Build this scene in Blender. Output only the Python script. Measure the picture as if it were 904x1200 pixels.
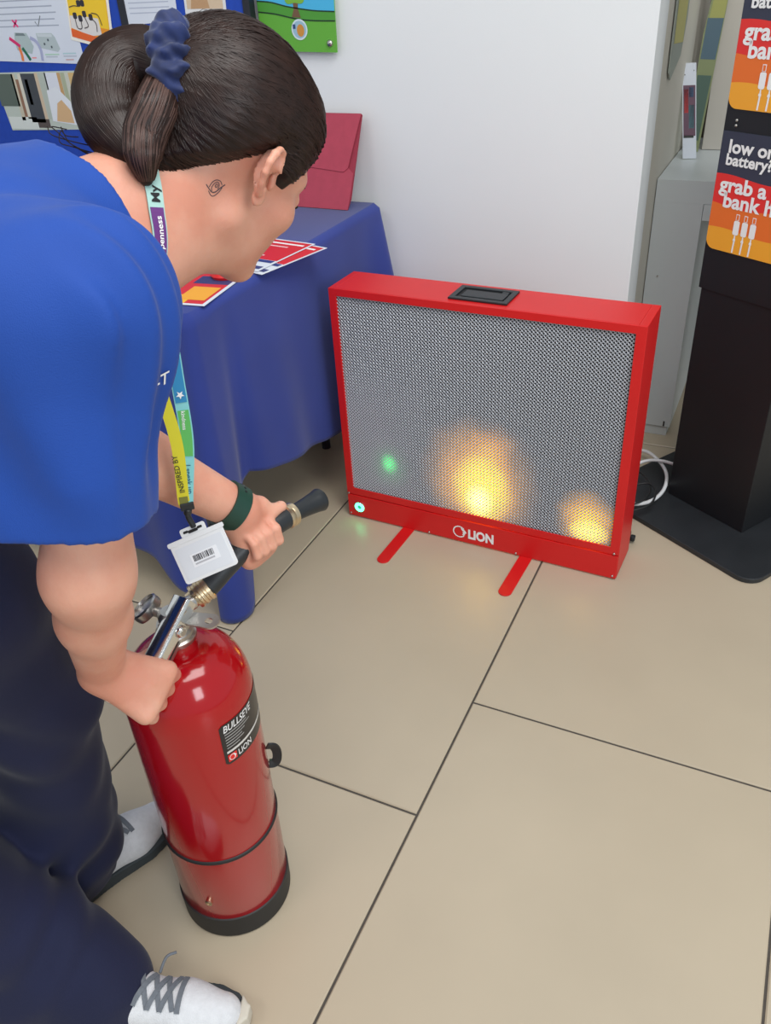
import bpy, math, random
import numpy as np
from mathutils import Vector, Matrix
random.seed(7); RNG = np.random.default_rng(7)
for _o in list(bpy.data.objects): bpy.data.objects.remove(_o)
S = bpy.context.scene
COL = S.collection
PI = math.pi
# ------------------------------------------------------------------ camera (solved from the floor joints and uprights)
F_PX = 975.0
yaw, pit, rol = math.radians(27.05), math.radians(34.06), math.radians(-3.80)
cy_, sy_, cp_, sp_ = math.cos(yaw), math.sin(yaw), math.cos(pit), math.sin(pit)
fwd = Vector((-sy_*cp_, cy_*cp_, -sp_)); rgt = Vector((cy_, sy_, 0)); upv = rgt.cross(fwd)
r2 = rgt*math.cos(rol)+upv*math.sin(rol); u2 = upv*math.cos(rol)-rgt*math.sin(rol)
cam = bpy.data.cameras.new('camera'); cam_o = bpy.data.objects.new('camera', cam); COL.objects.link(cam_o)
cam.sensor_fit = 'VERTICAL'; cam.sensor_height = 36.0; cam.lens = 36.0*F_PX/1200.0; cam.clip_start = 0.02
cam_o.matrix_world = Matrix(((r2.x,u2.x,-fwd.x,0),(r2.y,u2.y,-fwd.y,0),(r2.z,u2.z,-fwd.z,1.31),(0,0,0,1)))
S.camera = cam_o
# ------------------------------------------------------------------ world, lamps, exposure
S.view_settings.view_transform = 'Standard'; S.view_settings.look = 'None'
S.view_settings.gamma = 1.0; S.view_settings.use_curve_mapping = False
S.view_settings.exposure = 0.12
W = bpy.data.worlds.new('world'); S.world = W; W.use_nodes = True
W.node_tree.nodes['Background'].inputs[0].default_value = (0.86, 0.94, 1.0, 1)
W.node_tree.nodes['Background'].inputs[1].default_value = 0.5
def area(name, loc, target, sx, sy, power, col=(1,1,1)):
    l = bpy.data.lights.new(name, 'AREA'); l.shape = 'RECTANGLE'; l.size = sx; l.size_y = sy; l.energy = power; l.color = col
    o = bpy.data.objects.new(name, l); COL.objects.link(o); o.location = loc
    o.rotation_euler = (Vector(target)-Vector(loc)).to_track_quat('-Z', 'Y').to_euler(); return o
area('skylight', (0.5, 0.4, 3.4), (-0.3, 1.0, 0), 2.0, 1.4, 60, (1.0, 0.98, 0.95))
area('window_light', (3.2, -1.6, 2.3), (-0.5, 1.2, 0.5), 1.2, 2.0, 62, (0.93, 0.97, 1.0))
area('ceiling_panel_light', (-1.6, -1.4, 3.2), (-0.8, 0.8, 0.4), 1.2, 0.6, 14, (1.0, 0.97, 0.92))

# ------------------------------------------------------------------ materials
def srgb(r, g, b):
    f = lambda c: (c/255/12.92) if c/255 <= 0.04045 else ((c/255+0.055)/1.055)**2.4
    return (f(r), f(g), f(b), 1)
def mat(name, col, rough=0.5, metal=0.0, noise=0.0, nscale=20, bump=0.0, bscale=200, coat=0.0, sheen=0.0, emit=None, estr=0, sss=0.0, stretch=None, col2=None, spec=None, trans=0.0):
    m = bpy.data.materials.new(name); m.use_nodes = True; nt = m.node_tree; b = nt.nodes['Principled BSDF']
    b.inputs['Base Color'].default_value = col; b.inputs['Roughness'].default_value = rough; b.inputs['Metallic'].default_value = metal
    b.inputs['Coat Weight'].default_value = coat; b.inputs['Coat Roughness'].default_value = 0.05
    b.inputs['Sheen Weight'].default_value = sheen
    if spec is not None: b.inputs['Specular IOR Level'].default_value = spec
    if trans: b.inputs['Transmission Weight'].default_value = trans
    if sss: b.inputs['Subsurface Weight'].default_value = sss; b.inputs['Subsurface Radius'].default_value = (0.012, 0.005, 0.003); b.inputs['Subsurface Scale'].default_value = 1.0
    if emit: b.inputs['Emission Color'].default_value = emit; b.inputs['Emission Strength'].default_value = estr
    tc = nt.nodes.new('ShaderNodeTexCoord'); mp = nt.nodes.new('ShaderNodeMapping'); nt.links.new(tc.outputs['Object'], mp.inputs[0])
    if stretch: mp.inputs['Scale'].default_value = stretch
    if noise or col2:
        n = nt.nodes.new('ShaderNodeTexNoise'); n.inputs['Scale'].default_value = nscale; n.inputs['Detail'].default_value = 5
        nt.links.new(mp.outputs[0], n.inputs['Vector'])
        mx = nt.nodes.new('ShaderNodeMix'); mx.data_type = 'RGBA'
        c2 = col2 if col2 else tuple(c*(1-noise) for c in col[:3])+(1,)
        mx.inputs[6].default_value = col; mx.inputs[7].default_value = c2
        rp = nt.nodes.new('ShaderNodeMapRange'); rp.inputs[1].default_value = 0.35; rp.inputs[2].default_value = 0.65
        nt.links.new(n.outputs[0], rp.inputs[0]); nt.links.new(rp.outputs[0], mx.inputs[0]); nt.links.new(mx.outputs[2], b.inputs['Base Color'])
    if bump:
        n2 = nt.nodes.new('ShaderNodeTexNoise'); n2.inputs['Scale'].default_value = bscale; n2.inputs['Detail'].default_value = 4
        nt.links.new(mp.outputs[0], n2.inputs['Vector'])
        bp = nt.nodes.new('ShaderNodeBump'); bp.inputs['Strength'].default_value = bump; bp.inputs['Distance'].default_value = 0.002
        nt.links.new(n2.outputs[0], bp.inputs['Height']); nt.links.new(bp.outputs[0], b.inputs['Normal'])
    return m
M = {}
M['tile'] = mat('porcelain_tile', srgb(190,176,153), 0.33, noise=0.05, nscale=4, bump=0.04, bscale=30)
M['grout'] = mat('grout', srgb(84,78,72), 0.9, noise=0.2, nscale=60)
M['wall'] = mat('white_paint', srgb(228,232,234), 0.6, noise=0.02, nscale=3, bump=0.1, bscale=350)
M['reveal'] = mat('reveal_paint', srgb(205,200,188), 0.7, noise=0.03, nscale=3)
M['cabinet'] = mat('white_laminate', srgb(206,213,215), 0.4, noise=0.02, nscale=4)
M['cabinet_in'] = mat('beige_laminate', srgb(196,190,174), 0.5, noise=0.03, nscale=4)
M['tablecloth'] = mat('blue_tablecloth', srgb(38,58,142), 0.85, noise=0.12, nscale=6, bump=0.25, bscale=900, sheen=0.15)
M['scrub'] = mat('blue_scrub_fabric', srgb(10,70,164), 0.75, noise=0.15, nscale=5, bump=0.25, bscale=900, sheen=0.08)
M['navy'] = mat('navy_trouser_fabric', srgb(14,22,60), 0.85, noise=0.25, nscale=6, bump=0.3, bscale=700, sheen=0.1)
M['scrunch'] = mat('blue_velvet', srgb(12,38,96), 0.65, noise=0.45, nscale=60, sheen=0.25)
M['red_metal'] = mat('red_powder_coat', srgb(214,24,26), 0.42, noise=0.04, nscale=8, bump=0.05, bscale=500)
M['red_gloss'] = mat('red_gloss_paint', srgb(168,8,18), 0.14, noise=0.05, nscale=3, coat=0.25)
M['black_rubber'] = mat('black_rubber', srgb(30,31,33), 0.55, noise=0.2, nscale=30)
M['hose'] = mat('hose_rubber', srgb(38,42,46), 0.42, noise=0.15, nscale=30, bump=0.1, bscale=400)
M['black_plastic'] = mat('black_plastic', srgb(34,38,42), 0.42, noise=0.1, nscale=30)
M['chrome'] = mat('chrome', (0.82,0.82,0.80,1), 0.14, 1.0, noise=0.05, nscale=8)
M['steel'] = mat('steel', (0.6,0.58,0.55,1), 0.3, 1.0, noise=0.2, nscale=30)
M['brass'] = mat('brass', (0.75,0.6,0.4,1), 0.3, 1.0, noise=0.2, nscale=50)
M['mesh_wire'] = mat('galvanised_wire', (0.46,0.48,0.52,1), 0.38, 0.5)
M['kiosk'] = mat('black_powder_coat', srgb(22,24,28), 0.5, noise=0.12, nscale=6, bump=0.1, bscale=600)
M['kiosk_base'] = mat('black_base_plate', srgb(40,43,47), 0.45, noise=0.25, nscale=9, bump=0.1, bscale=300)
M['white'] = mat('white_print', srgb(240,240,240), 0.5)
M['white_plastic'] = mat('white_plastic', srgb(226,228,230), 0.35, noise=0.03, nscale=20)
M['paper'] = mat('white_paper', srgb(222,227,236), 0.6, noise=0.03, nscale=12)
M['board'] = mat('blue_board_felt', srgb(34,74,178), 0.95, noise=0.1, nscale=60, bump=0.3, bscale=600)
M['frame_black'] = mat('black_trim', srgb(28,30,40), 0.5)
M['folder'] = mat('dark_pink_card', srgb(172,62,82), 0.75, noise=0.08, nscale=50)
M['folder_in'] = mat('deep_pink_card', srgb(150,46,66), 0.8, noise=0.08, nscale=50)
M['shoe'] = mat('white_shoe_mesh', srgb(222,224,228), 0.8, noise=0.08, nscale=120, bump=0.5, bscale=700)
M['sole'] = mat('grey_sole_rubber', srgb(58,66,70), 0.7, noise=0.2, nscale=25)
M['sole_l'] = mat('cream_toe_rubber', srgb(206,200,186), 0.7, noise=0.1, nscale=25)
M['lace'] = mat('grey_lace', srgb(112,118,126), 0.85, noise=0.15, nscale=200)
M['green_rubber'] = mat('dark_green_silicone', srgb(20,62,50), 0.5, noise=0.1, nscale=30)
M['sock'] = mat('black_sock', srgb(22,22,26), 0.9)
M['ink'] = mat('grey_ink', srgb(92,76,80), 0.7)
M['dark'] = mat('near_black', srgb(16,16,20), 0.6)
M['lip'] = mat('lip', srgb(188,106,96), 0.45)
def flat(r, g, b, rough=0.55):
    k = 'p_%d_%d_%d' % (r, g, b)
    if k not in M: M[k] = mat('print_%02x%02x%02x' % (r, g, b), srgb(r, g, b), rough)
    return M[k]
# skin: mottled, slightly red in places
def skin_mat():
    m = mat('skin', srgb(226,170,146), 0.5, sss=0.25, bump=0.15, bscale=260, nscale=14, col2=srgb(214,146,122))
    return m
M['skin'] = skin_mat()
def hair_mat(name, c1, c2, rough):
    m = bpy.data.materials.new(name); m.use_nodes = True; nt = m.node_tree; b = nt.nodes['Principled BSDF']
    b.inputs['Roughness'].default_value = rough; b.inputs['Anisotropic'].default_value = 0.6; b.inputs['Specular IOR Level'].default_value = 0.32
    tc = nt.nodes.new('ShaderNodeTexCoord'); n = nt.nodes.new('ShaderNodeTexNoise'); n.inputs['Scale'].default_value = 70; n.inputs['Detail'].default_value = 3
    nt.links.new(tc.outputs['Object'], n.inputs['Vector']); mx = nt.nodes.new('ShaderNodeMix'); mx.data_type = 'RGBA'
    mx.inputs[6].default_value = c1; mx.inputs[7].default_value = c2; nt.links.new(n.outputs[0], mx.inputs[0]); nt.links.new(mx.outputs[2], b.inputs['Base Color'])
    return m
M['hair'] = hair_mat('dark_brown_hair', srgb(20,13,12), srgb(38,25,21), 0.5)
M['hair_s'] = hair_mat('dark_brown_strands', srgb(20,13,12), srgb(56,37,31), 0.34)
M['hair_l'] = hair_mat('lighter_strands', srgb(60,40,36), srgb(96,72,64), 0.4)

# ------------------------------------------------------------------ object helpers
def root_loc(p):
    v = Vector((0,0,0))
    while p: v = v+p.location; p = p.parent
    return v
def obj(name, V, Fc, m, parent=None, smooth=True, sharp=None):
    me = bpy.data.meshes.new(name); off = root_loc(parent)
    V = np.asarray(V, float)-np.array(off)
    if isinstance(Fc, np.ndarray):
        n, k = Fc.shape
        me.vertices.add(len(V)); me.vertices.foreach_set('co', V.astype(np.float32).ravel())
        me.loops.add(n*k); me.loops.foreach_set('vertex_index', Fc.astype(np.int32).ravel())
        me.polygons.add(n); me.polygons.foreach_set('loop_start', np.arange(0, n*k, k, dtype=np.int32)); me.update(calc_edges=True)
    else: me.from_pydata(V.tolist(), [], Fc); me.update()
    me.validate()
    o = bpy.data.objects.new(name, me); COL.objects.link(o)
    if isinstance(m, (list, tuple)):
        for q in m: me.materials.append(q)
    else: me.materials.append(m)
    if smooth: me.polygons.foreach_set('use_smooth', [True]*len(me.polygons))
    if smooth and sharp: me.set_sharp_from_angle(angle=math.radians(sharp))
    if parent: o.parent = parent
    return o
def thing(name, label, cat, loc=(0,0,0), group=None):
    o = bpy.data.objects.new(name, None); COL.objects.link(o); o.location = loc; o.empty_display_size = 0.05
    o['label'] = label; o['category'] = cat
    if group: o['group'] = group
    return o
def tag(o, label, cat, group=None):
    o['label'] = label; o['category'] = cat
    if group: o['group'] = group
    return o
def struct(o): o['kind'] = 'structure'; return o
def stuff(o): o['kind'] = 'stuff'; return o
class MB:
    def __init__(s): s.v = []; s.f = []
    def add(s, V, Fc):
        n = len(s.v); s.v += [tuple(map(float, q)) for q in V]; s.f += [tuple(i+n for i in q) for q in Fc]; return s
    def build(s, name, m, parent=None, smooth=False, sharp=None, bevel=0, seg=2):
        o = obj(name, s.v, s.f, m, parent, smooth, sharp)
        if bevel:
            b = o.modifiers.new('bevel', 'BEVEL'); b.width = bevel; b.segments = seg; b.limit_method = 'ANGLE'; b.angle_limit = math.radians(40)
        return o
def boxv(lo, hi, fr=None):
    x0,y0,z0 = lo; x1,y1,z1 = hi
    V = [(x0,y0,z0),(x1,y0,z0),(x1,y1,z0),(x0,y1,z0),(x0,y0,z1),(x1,y0,z1),(x1,y1,z1),(x0,y1,z1)]
    Fc = [(0,3,2,1),(4,5,6,7),(0,1,5,4),(1,2,6,5),(2,3,7,6),(3,0,4,7)]
    if fr: V = [fr(p) for p in V]
    return V, Fc
def frame(o, u, v, w=(0,0,1)):
    o, u, v, w = [np.array(a, float) for a in (o, u, v, w)]
    return lambda p: tuple(o+u*p[0]+v*p[1]+w*p[2])
def box(name, lo, hi, m, parent=None, fr=None, bevel=0.0):
    return MB().add(*boxv(lo, hi, fr)).build(name, m, parent, bevel=bevel)
def prism(poly, d0, d1, fr):
    # poly in (a,c) ; extruded along b from d0 to d1 ; fr maps (a,b,c)
    n = len(poly); V = [fr((a, d0, c)) for a, c in poly]+[fr((a, d1, c)) for a, c in poly]
    Fc = [tuple(range(n)), tuple(range(2*n-1, n-1, -1))]+[(i, i+n, (i+1) % n+n, (i+1) % n) for i in range(n)]
    return V, Fc
def rrect(x0, z0, x1, z1, r, n=5, corners=(1,1,1,1)):
    P = []
    for k, (cx, cz, a0) in enumerate(((x1-r,z0+r,-90),(x1-r,z1-r,0),(x0+r,z1-r,90),(x0+r,z0+r,180))):
        if corners[k]:
            for i in range(n+1):
                a = math.radians(a0+90*i/n); P.append((cx+r*math.cos(a), cz+r*math.sin(a)))
        else:
            P.append(((x1,z0),(x1,z1),(x0,z1),(x0,z0))[k])
    return P
def crom(P, n):
    P = np.array(P, float); Q = np.vstack([2*P[0]-P[1], P, 2*P[-1]-P[-2]]); out = []
    for i in range(1, len(Q)-2):
        for t in np.linspace(0, 1, n, endpoint=False):
            a, b, c, d = Q[i-1], Q[i], Q[i+1], Q[i+2]
            out.append(0.5*((2*b)+(c-a)*t+(2*a-5*b+4*c-d)*t*t+(3*b-a-3*c+d)*t**3))
    out.append(Q[-2]); return np.array(out)
def sweep(P, rad, k=8, flat_=None, up=(0,0,1), caps=True, closed=False, phase=0):
    """tube along P; rad scalar/array; flat_=(w,t) makes a ribbon whose width lies across 'up'"""
    P = np.array(P, float); n = len(P); rad = np.broadcast_to(np.array(rad, float), (n,)) if flat_ is None else None
    T = np.gradient(P, axis=0)
    if closed: T = np.roll(P, -1, 0)-np.roll(P, 1, 0)
    T /= np.linalg.norm(T, axis=1)[:, None]+1e-12
    N = np.zeros_like(P); u = np.array(up, float)
    if flat_ is not None and np.ndim(up) == 2:
        N = np.array(up, float)-T*np.sum(np.array(up)*T, 1)[:, None]; N /= np.linalg.norm(N, axis=1)[:, None]
    else:
        if abs(np.dot(u, T[0])) > 0.95: u = np.array((1.0, 0.2, 0))
        a = u-T[0]*np.dot(u, T[0]); a /= np.linalg.norm(a)
        for i in range(n):
            a = a-T[i]*np.dot(a, T[i]); a /= np.linalg.norm(a)+1e-12; N[i] = a
    B = np.cross(T, N); V = []
    if flat_ is None:
        an = np.arange(k)*2*PI/k+phase
        prof = [(math.cos(x), math.sin(x)) for x in an]
        for i in range(n): V += [P[i]+rad[i]*(c*N[i]+s*B[i]) for c, s in prof]
    else:
        w, t = flat_; w = np.broadcast_to(np.array(w, float), (n,)); k = 4
        for i in range(n): V += [P[i]+B[i]*w[i]/2*a+N[i]*t/2*b for a, b in ((-1,-1),(1,-1),(1,1),(-1,1))]
    Fc = []
    m = n if closed else n-1
    for i in range(m):
        for j in range(k):
            a0 = i*k+j; a1 = i*k+(j+1) % k; b0 = ((i+1) % n)*k+j; b1 = ((i+1) % n)*k+(j+1) % k
            Fc.append((a0, a1, b1, b0))
    if caps and not closed: Fc += [tuple(range(k-1, -1, -1)), tuple((n-1)*k+j for j in range(k))]
    return V, Fc
def lathe(prof, k, fr, closed=False):
    n = len(prof); V = []
    for r, z in prof: V += [fr((r*math.cos(2*PI*j/k), r*math.sin(2*PI*j/k), z)) for j in range(k)]
    Fc = [(i*k+j, i*k+(j+1) % k, (i+1)*k+(j+1) % k, (i+1)*k+j) for i in range(n-1) for j in range(k)]
    if prof[0][0] > 1e-5: Fc.append(tuple(range(k-1, -1, -1)))
    if prof[-1][0] > 1e-5: Fc.append(tuple((n-1)*k+j for j in range(k)))
    return V, Fc
def rotframe(o, ax, hint=(0,0,1)):
    ax = np.array(ax, float); ax /= np.linalg.norm(ax); h = np.array(hint, float)
    if abs(np.dot(h, ax)) > 0.95: h = np.array((1.0,0,0))
    u = h-ax*np.dot(h, ax); u /= np.linalg.norm(u); v = np.cross(ax, u)
    return frame(o, u, v, ax)
def text(name, s, size, fr, m, parent, bold=0.0, depth=0.0006, align='LEFT', shear=0.0, warp=None, sx=1.0):
    """flat lettering: local x along u, y along w of fr (a,b,c) -> a=x, c=y, b = -depth (towards viewer)"""
    c = bpy.data.curves.new('t', 'FONT'); c.body = s; c.size = size; c.offset = bold*size; c.align_x = align; c.shear = shear; c.resolution_u = 3; c.fill_mode = 'FRONT'
    o = bpy.data.objects.new('t', c); COL.objects.link(o); dg = bpy.context.evaluated_depsgraph_get(); dg.update()
    me = bpy.data.meshes.new_from_object(o.evaluated_get(dg)); V = [v.co.copy() for v in me.vertices]; Fc = [tuple(p.vertices) for p in me.polygons]
    bpy.data.objects.remove(o); bpy.data.curves.remove(c); bpy.data.meshes.remove(me)
    if not V: return None
    return obj(name, [fr((v.x*sx, -depth, v.y)) for v in V], Fc, m, parent, smooth=False)
def poly(name, pts, fr, m, parent, depth=0.0005):
    return obj(name, [fr((a, -depth, c)) for a, c in pts], [tuple(range(len(pts)))], m, parent, smooth=False)

# ------------------------------------------------------------------ signed-distance sculpting (numpy) -> surface-nets mesh
def nrm(v): v = np.array(v, float); return v/np.linalg.norm(v)
class Prim:
    def __init__(s, fn, c, R, k=0.01, op='u'): s.fn, s.c, s.R, s.k, s.op = fn, np.array(c, float), R, k, op
def cone(a, b, ra, rb, k=0.01, op='u'):
    a = np.array(a, float); b = np.array(b, float); L = b-a; L2 = max(L@L, 1e-9)
    def fn(P):
        t = np.clip(((P-a)@L)/L2, 0, 1)
        return np.linalg.norm(P-a-t[..., None]*L, axis=-1)-(ra+(rb-ra)*t)
    return Prim(fn, (a+b)/2, np.linalg.norm(L)/2+max(ra, rb), k, op)
def ell(c, r, Rm=None, k=0.01, op='u'):
    c = np.array(c, float); r = np.array(r, float); Rm = np.eye(3) if Rm is None else np.array(Rm, float)
    def fn(P):
        q = (P-c)@Rm; k0 = np.linalg.norm(q/r, axis=-1); k1 = np.linalg.norm(q/(r*r), axis=-1)+1e-9
        return k0*(k0-1)/k1
    return Prim(fn, c, max(r), k, op)
def chain(pts, rs, k=0.01, op='u'):
    return [cone(pts[i], pts[i+1], rs[i], rs[i+1], k, op) for i in range(len(pts)-1)]
def sdf_eval(prims, P, sel=None):
    d = np.full(P.shape[:-1], 9.0)
    for i, p in enumerate(prims):
        if sel is not None and not sel[i]: continue
        e = p.fn(P)
        if p.op == 'u':
            if p.k > 0: h = np.maximum(p.k-np.abs(d-e), 0)/p.k; d = np.minimum(d, e)-h*h*p.k*0.25
            else: d = np.minimum(d, e)
        elif p.op == 's':
            e = -e
            if p.k > 0: h = np.maximum(p.k-np.abs(d-e), 0)/p.k; d = np.maximum(d, e)+h*h*p.k*0.25
            else: d = np.maximum(d, e)
        elif p.op == 'm': d = p.fn2(P, d)
    return d
def nets(prims, lo, hi, h, post=None, B=12, relax=1):
    lo = np.array(lo, float); nb = np.ceil((np.array(hi)-lo)/(h*B)).astype(int); n = nb*B+1
    D = np.full(n, 1.0, np.float32); dia = h*B*math.sqrt(3)/2
    gi = np.stack(np.meshgrid(*[np.arange(k) for k in nb], indexing='ij'), -1).reshape(-1, 3)
    ctr = lo+(gi+0.5)*h*B
    dc = sdf_eval(prims, ctr)
    if post: dc = post(ctr, dc)
    loc = np.stack(np.meshgrid(*[np.arange(B+1)]*3, indexing='ij'), -1)*h
    thr = dia*1.35+0.012
    pc = np.array([p.c for p in prims]); pr_ = np.array([p.R for p in prims]); pk = np.array([p.k for p in prims]); isu = np.array([p.op == 'u' for p in prims])
    for g, c, d0 in zip(gi, ctr, dc):
        sl = tuple(slice(a*B, a*B+B+1) for a in g)
        if abs(d0) > thr:
            if d0 < 0: D[sl] = -1.0
            continue
        bd = np.linalg.norm(pc-c, axis=1)-pr_-dia
        sel = (bd < np.maximum(pk, 0.004)+np.maximum(0, d0+dia)+0.004)
        P = lo+g*h*B+loc; v = sdf_eval(prims, P, sel)
        if post: v = post(P, v)
        D[sl] = v
    s = D < 0
    c8 = np.zeros(np.array(D.shape)-1, np.uint8)
    for dx in (0,1):
        for dy in (0,1):
            for dz in (0,1): c8 += s[dx:D.shape[0]-1+dx, dy:D.shape[1]-1+dy, dz:D.shape[2]-1+dz]
    act = (c8 > 0) & (c8 < 8); idx = np.argwhere(act); vid = np.full(c8.shape, -1, np.int32); vid[act] = np.arange(len(idx))
    acc = np.zeros((len(idx), 3)); cnt = np.zeros(len(idx)); off = [np.array(o) for o in np.ndindex(2,2,2)]
    for o in off:
        for ax in range(3):
            if o[ax]: continue
            e = o.copy(); e[ax] = 1; a = D[tuple((idx+o).T)]; b = D[tuple((idx+e).T)]; mk = (a < 0) != (b < 0)
            t = np.where(mk, a/(a-b+1e-12), 0); q = np.tile(o.astype(float), (len(idx), 1)); q[:, ax] += t
            acc += q*mk[:, None]; cnt += mk
    V = lo+h*(idx+acc/cnt[:, None]); Fs = []
    for ax in range(3):
        u, v = (ax+1) % 3, (ax+2) % 3
        a = s; sl0 = [slice(None)]*3; sl1 = [slice(None)]*3; sl0[ax] = slice(0, -1); sl1[ax] = slice(1, None)
        ch = a[tuple(sl0)] != a[tuple(sl1)]; e = np.argwhere(ch); e = e[(e[:, u] > 0) & (e[:, v] > 0) & (e[:, u] < c8.shape[u]) & (e[:, v] < c8.shape[v])]
        ins = a[tuple(e.T)]; du = np.zeros(3, int); du[u] = 1; dv = np.zeros(3, int); dv[v] = 1
        q = np.stack([vid[tuple((e-du-dv).T)], vid[tuple((e-dv).T)], vid[tuple(e.T)], vid[tuple((e-du).T)]], 1)
        q[~ins] = q[~ins][:, ::-1]; Fs.append(q)
    Fq = np.vstack(Fs); Fq = Fq[(Fq >= 0).all(1)]
    for _ in range(relax):
        A = np.zeros_like(V); C = np.zeros(len(V))
        for i in range(4):
            for j in (1, 3):
                np.add.at(A, Fq[:, i], V[Fq[:, (i+j) % 4]]); np.add.at(C, Fq[:, i], 1)
        V = V*0.5+0.5*A/np.maximum(C, 1)[:, None]
    return V, Fq
def radial(prims, c, dirs, rmax=0.25, post=None):
    lo_ = np.zeros(len(dirs)); hi_ = np.full(len(dirs), rmax)
    for _ in range(18):
        m = (lo_+hi_)/2; P = c+dirs*m[:, None]; d = sdf_eval(prims, P)
        if post: d = post(P, d)
        lo_ = np.where(d < 0, m, lo_); hi_ = np.where(d < 0, hi_, m)
    return c+dirs*((lo_+hi_)/2)[:, None]

# ================================================================== SETTING
fl = box('floor', (-3.2,-1.6,-0.03), (1.6,3.4,-0.003), M['grout']); struct(fl)
def tile_mesh(w, l):
    b = 0.0022; g = 0.0022
    V = [(g,g,-0.006),(w-g,g,-0.006),(w-g,l-g,-0.006),(g,l-g,-0.006),(g,g,-b),(w-g,g,-b),(w-g,l-g,-b),(g,l-g,-b),
         (g+b,g+b,0),(w-g-b,g+b,0),(w-g-b,l-g-b,0),(g+b,l-g-b,0)]
    Fc = [(8,9,10,11)]+[(4+i,4+(i+1) % 4,8+(i+1) % 4,8+i) for i in range(4)]+[(i,(i+1) % 4,4+(i+1) % 4,4+i) for i in range(4)]
    me = bpy.data.meshes.new('tile'); me.from_pydata(V, [], Fc); me.materials.append(M['tile']); me.update(); return me
tm = tile_mesh(0.5975, 1.2)
x0 = -1.010
for k, (i, y0) in enumerate(((-3,-.05),(-2,.853),(-1,1.149),(0,.853),(1,1.149),(2,.853),(3,1.149))):
    yy = y0
    while yy > -1.4: yy -= 1.2
    while yy < 3.3:
        t = bpy.data.objects.new('tile', tm); COL.objects.link(t); t.parent = fl; t.location = (x0+0.5975*i, yy, 0); yy += 1.2
# white wall that ends left of the counter, with its reveal
WY = 2.15; WX = -0.352
struct(box('wall_back', (-3.2,WY,0), (WX,WY+0.12,2.8), M['wall'], bevel=0.002))
struct(box('wall_recess_side', (WX-0.1,WY+0.122,0), (WX-0.002,3.05,2.8), M['reveal']))
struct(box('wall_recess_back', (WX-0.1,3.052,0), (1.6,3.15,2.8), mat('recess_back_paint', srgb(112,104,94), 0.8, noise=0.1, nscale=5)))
struct(box('wall_left', (-3.32,-1.6,0), (-3.202,3.4,2.8), M['wall']))
# counter with solid side panel in the recess
ct = thing('counter', 'white counter with a solid side panel, in the recess behind the black stand', 'counter', (WX+0.06,2.41,0))
box('side_panel', (-0.3519,2.412,0.034), (-0.226,2.95,0.7028), M['cabinet'], ct)
box('front_rail', (-0.225,2.412,0.66), (1.3,2.45,0.702), M['cabinet'], ct, bevel=0.001)
box('countertop', (-0.3519,2.412,0.703), (1.3,2.98,0.761), M['cabinet'], ct)
box('plinth', (-0.3519,2.418,0.0), (-0.234,2.95,0.030), M['cabinet'], ct, bevel=0.001)
box('hinge_slot', (-0.246,2.4095,0.036), (-0.242,2.4125,0.052), M['dark'], ct)
box('screw_cap', (-0.322,2.4095,0.50), (-0.318,2.4125,0.504), M['steel'], ct)

# ================================================================== FIRE SIMULATOR UNIT
UO = np.array((-0.971,1.679,0)); UU = (0.99935,-0.0361,0); UV = (0.0361,0.99935,0); fu = frame(UO, UU, UV)
un = thing('fire_simulator', 'red metal box with wire mesh front glowing yellow, standing on the tiled floor', 'training unit', tuple(UO))
UW, UH, UD = 0.747, 0.652, 0.128
b = MB()
b.add(*boxv((0,0.004,0.004), (0.018,UD,UH), fu)).add(*boxv((UW-0.018,0.004,0.004), (UW,UD,UH), fu))
b.add(*boxv((0.018,0.004,UH-0.018), (UW-0.018,UD,UH), fu)).add(*boxv((0.018,UD-0.004,0.004), (UW-0.018,UD,UH-0.018), fu))
b.add(*boxv((0.018,0.02,0.004), (UW-0.018,UD-0.004,0.02), fu))
b.build('casing', M['red_metal'], un, bevel=0.0012)
# front bezel: one folded sheet with an opening
ox0, ox1, oz0, oz1 = 0.019, 0.725, 0.094, 0.634
def ring(o0, o1, y0, y1):
    (a,c,d,e), (p,q,r_,s_) = o0, o1
    V = []
    for y in (y0, y1):
        V += [fu((a,y,c)), fu((d,y,c)), fu((d,y,e)), fu((a,y,e)), fu((p,y,q)), fu((r_,y,q)), fu((r_,y,s_)), fu((p,y,s_))]
    Fc = []
    for i in range(4):
        j = (i+1) % 4
        Fc += [(i,j,4+j,4+i), (8+j,8+i,12+i,12+j), (j,i,8+i,8+j), (4+i,4+j,12+j,12+i)]
    return V, Fc
MB().add(*ring((0,0.074,UW,UH), (ox0,oz0,ox1,oz1), 0.0, 0.0035)).build('front_frame', M['red_metal'], un, bevel=0.0008)
lp = box('lower_panel', (0.001,-0.0015,0.004), (UW-0.001,0.003,0.0715), M['red_metal'], un, fu, bevel=0.0008)
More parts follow.
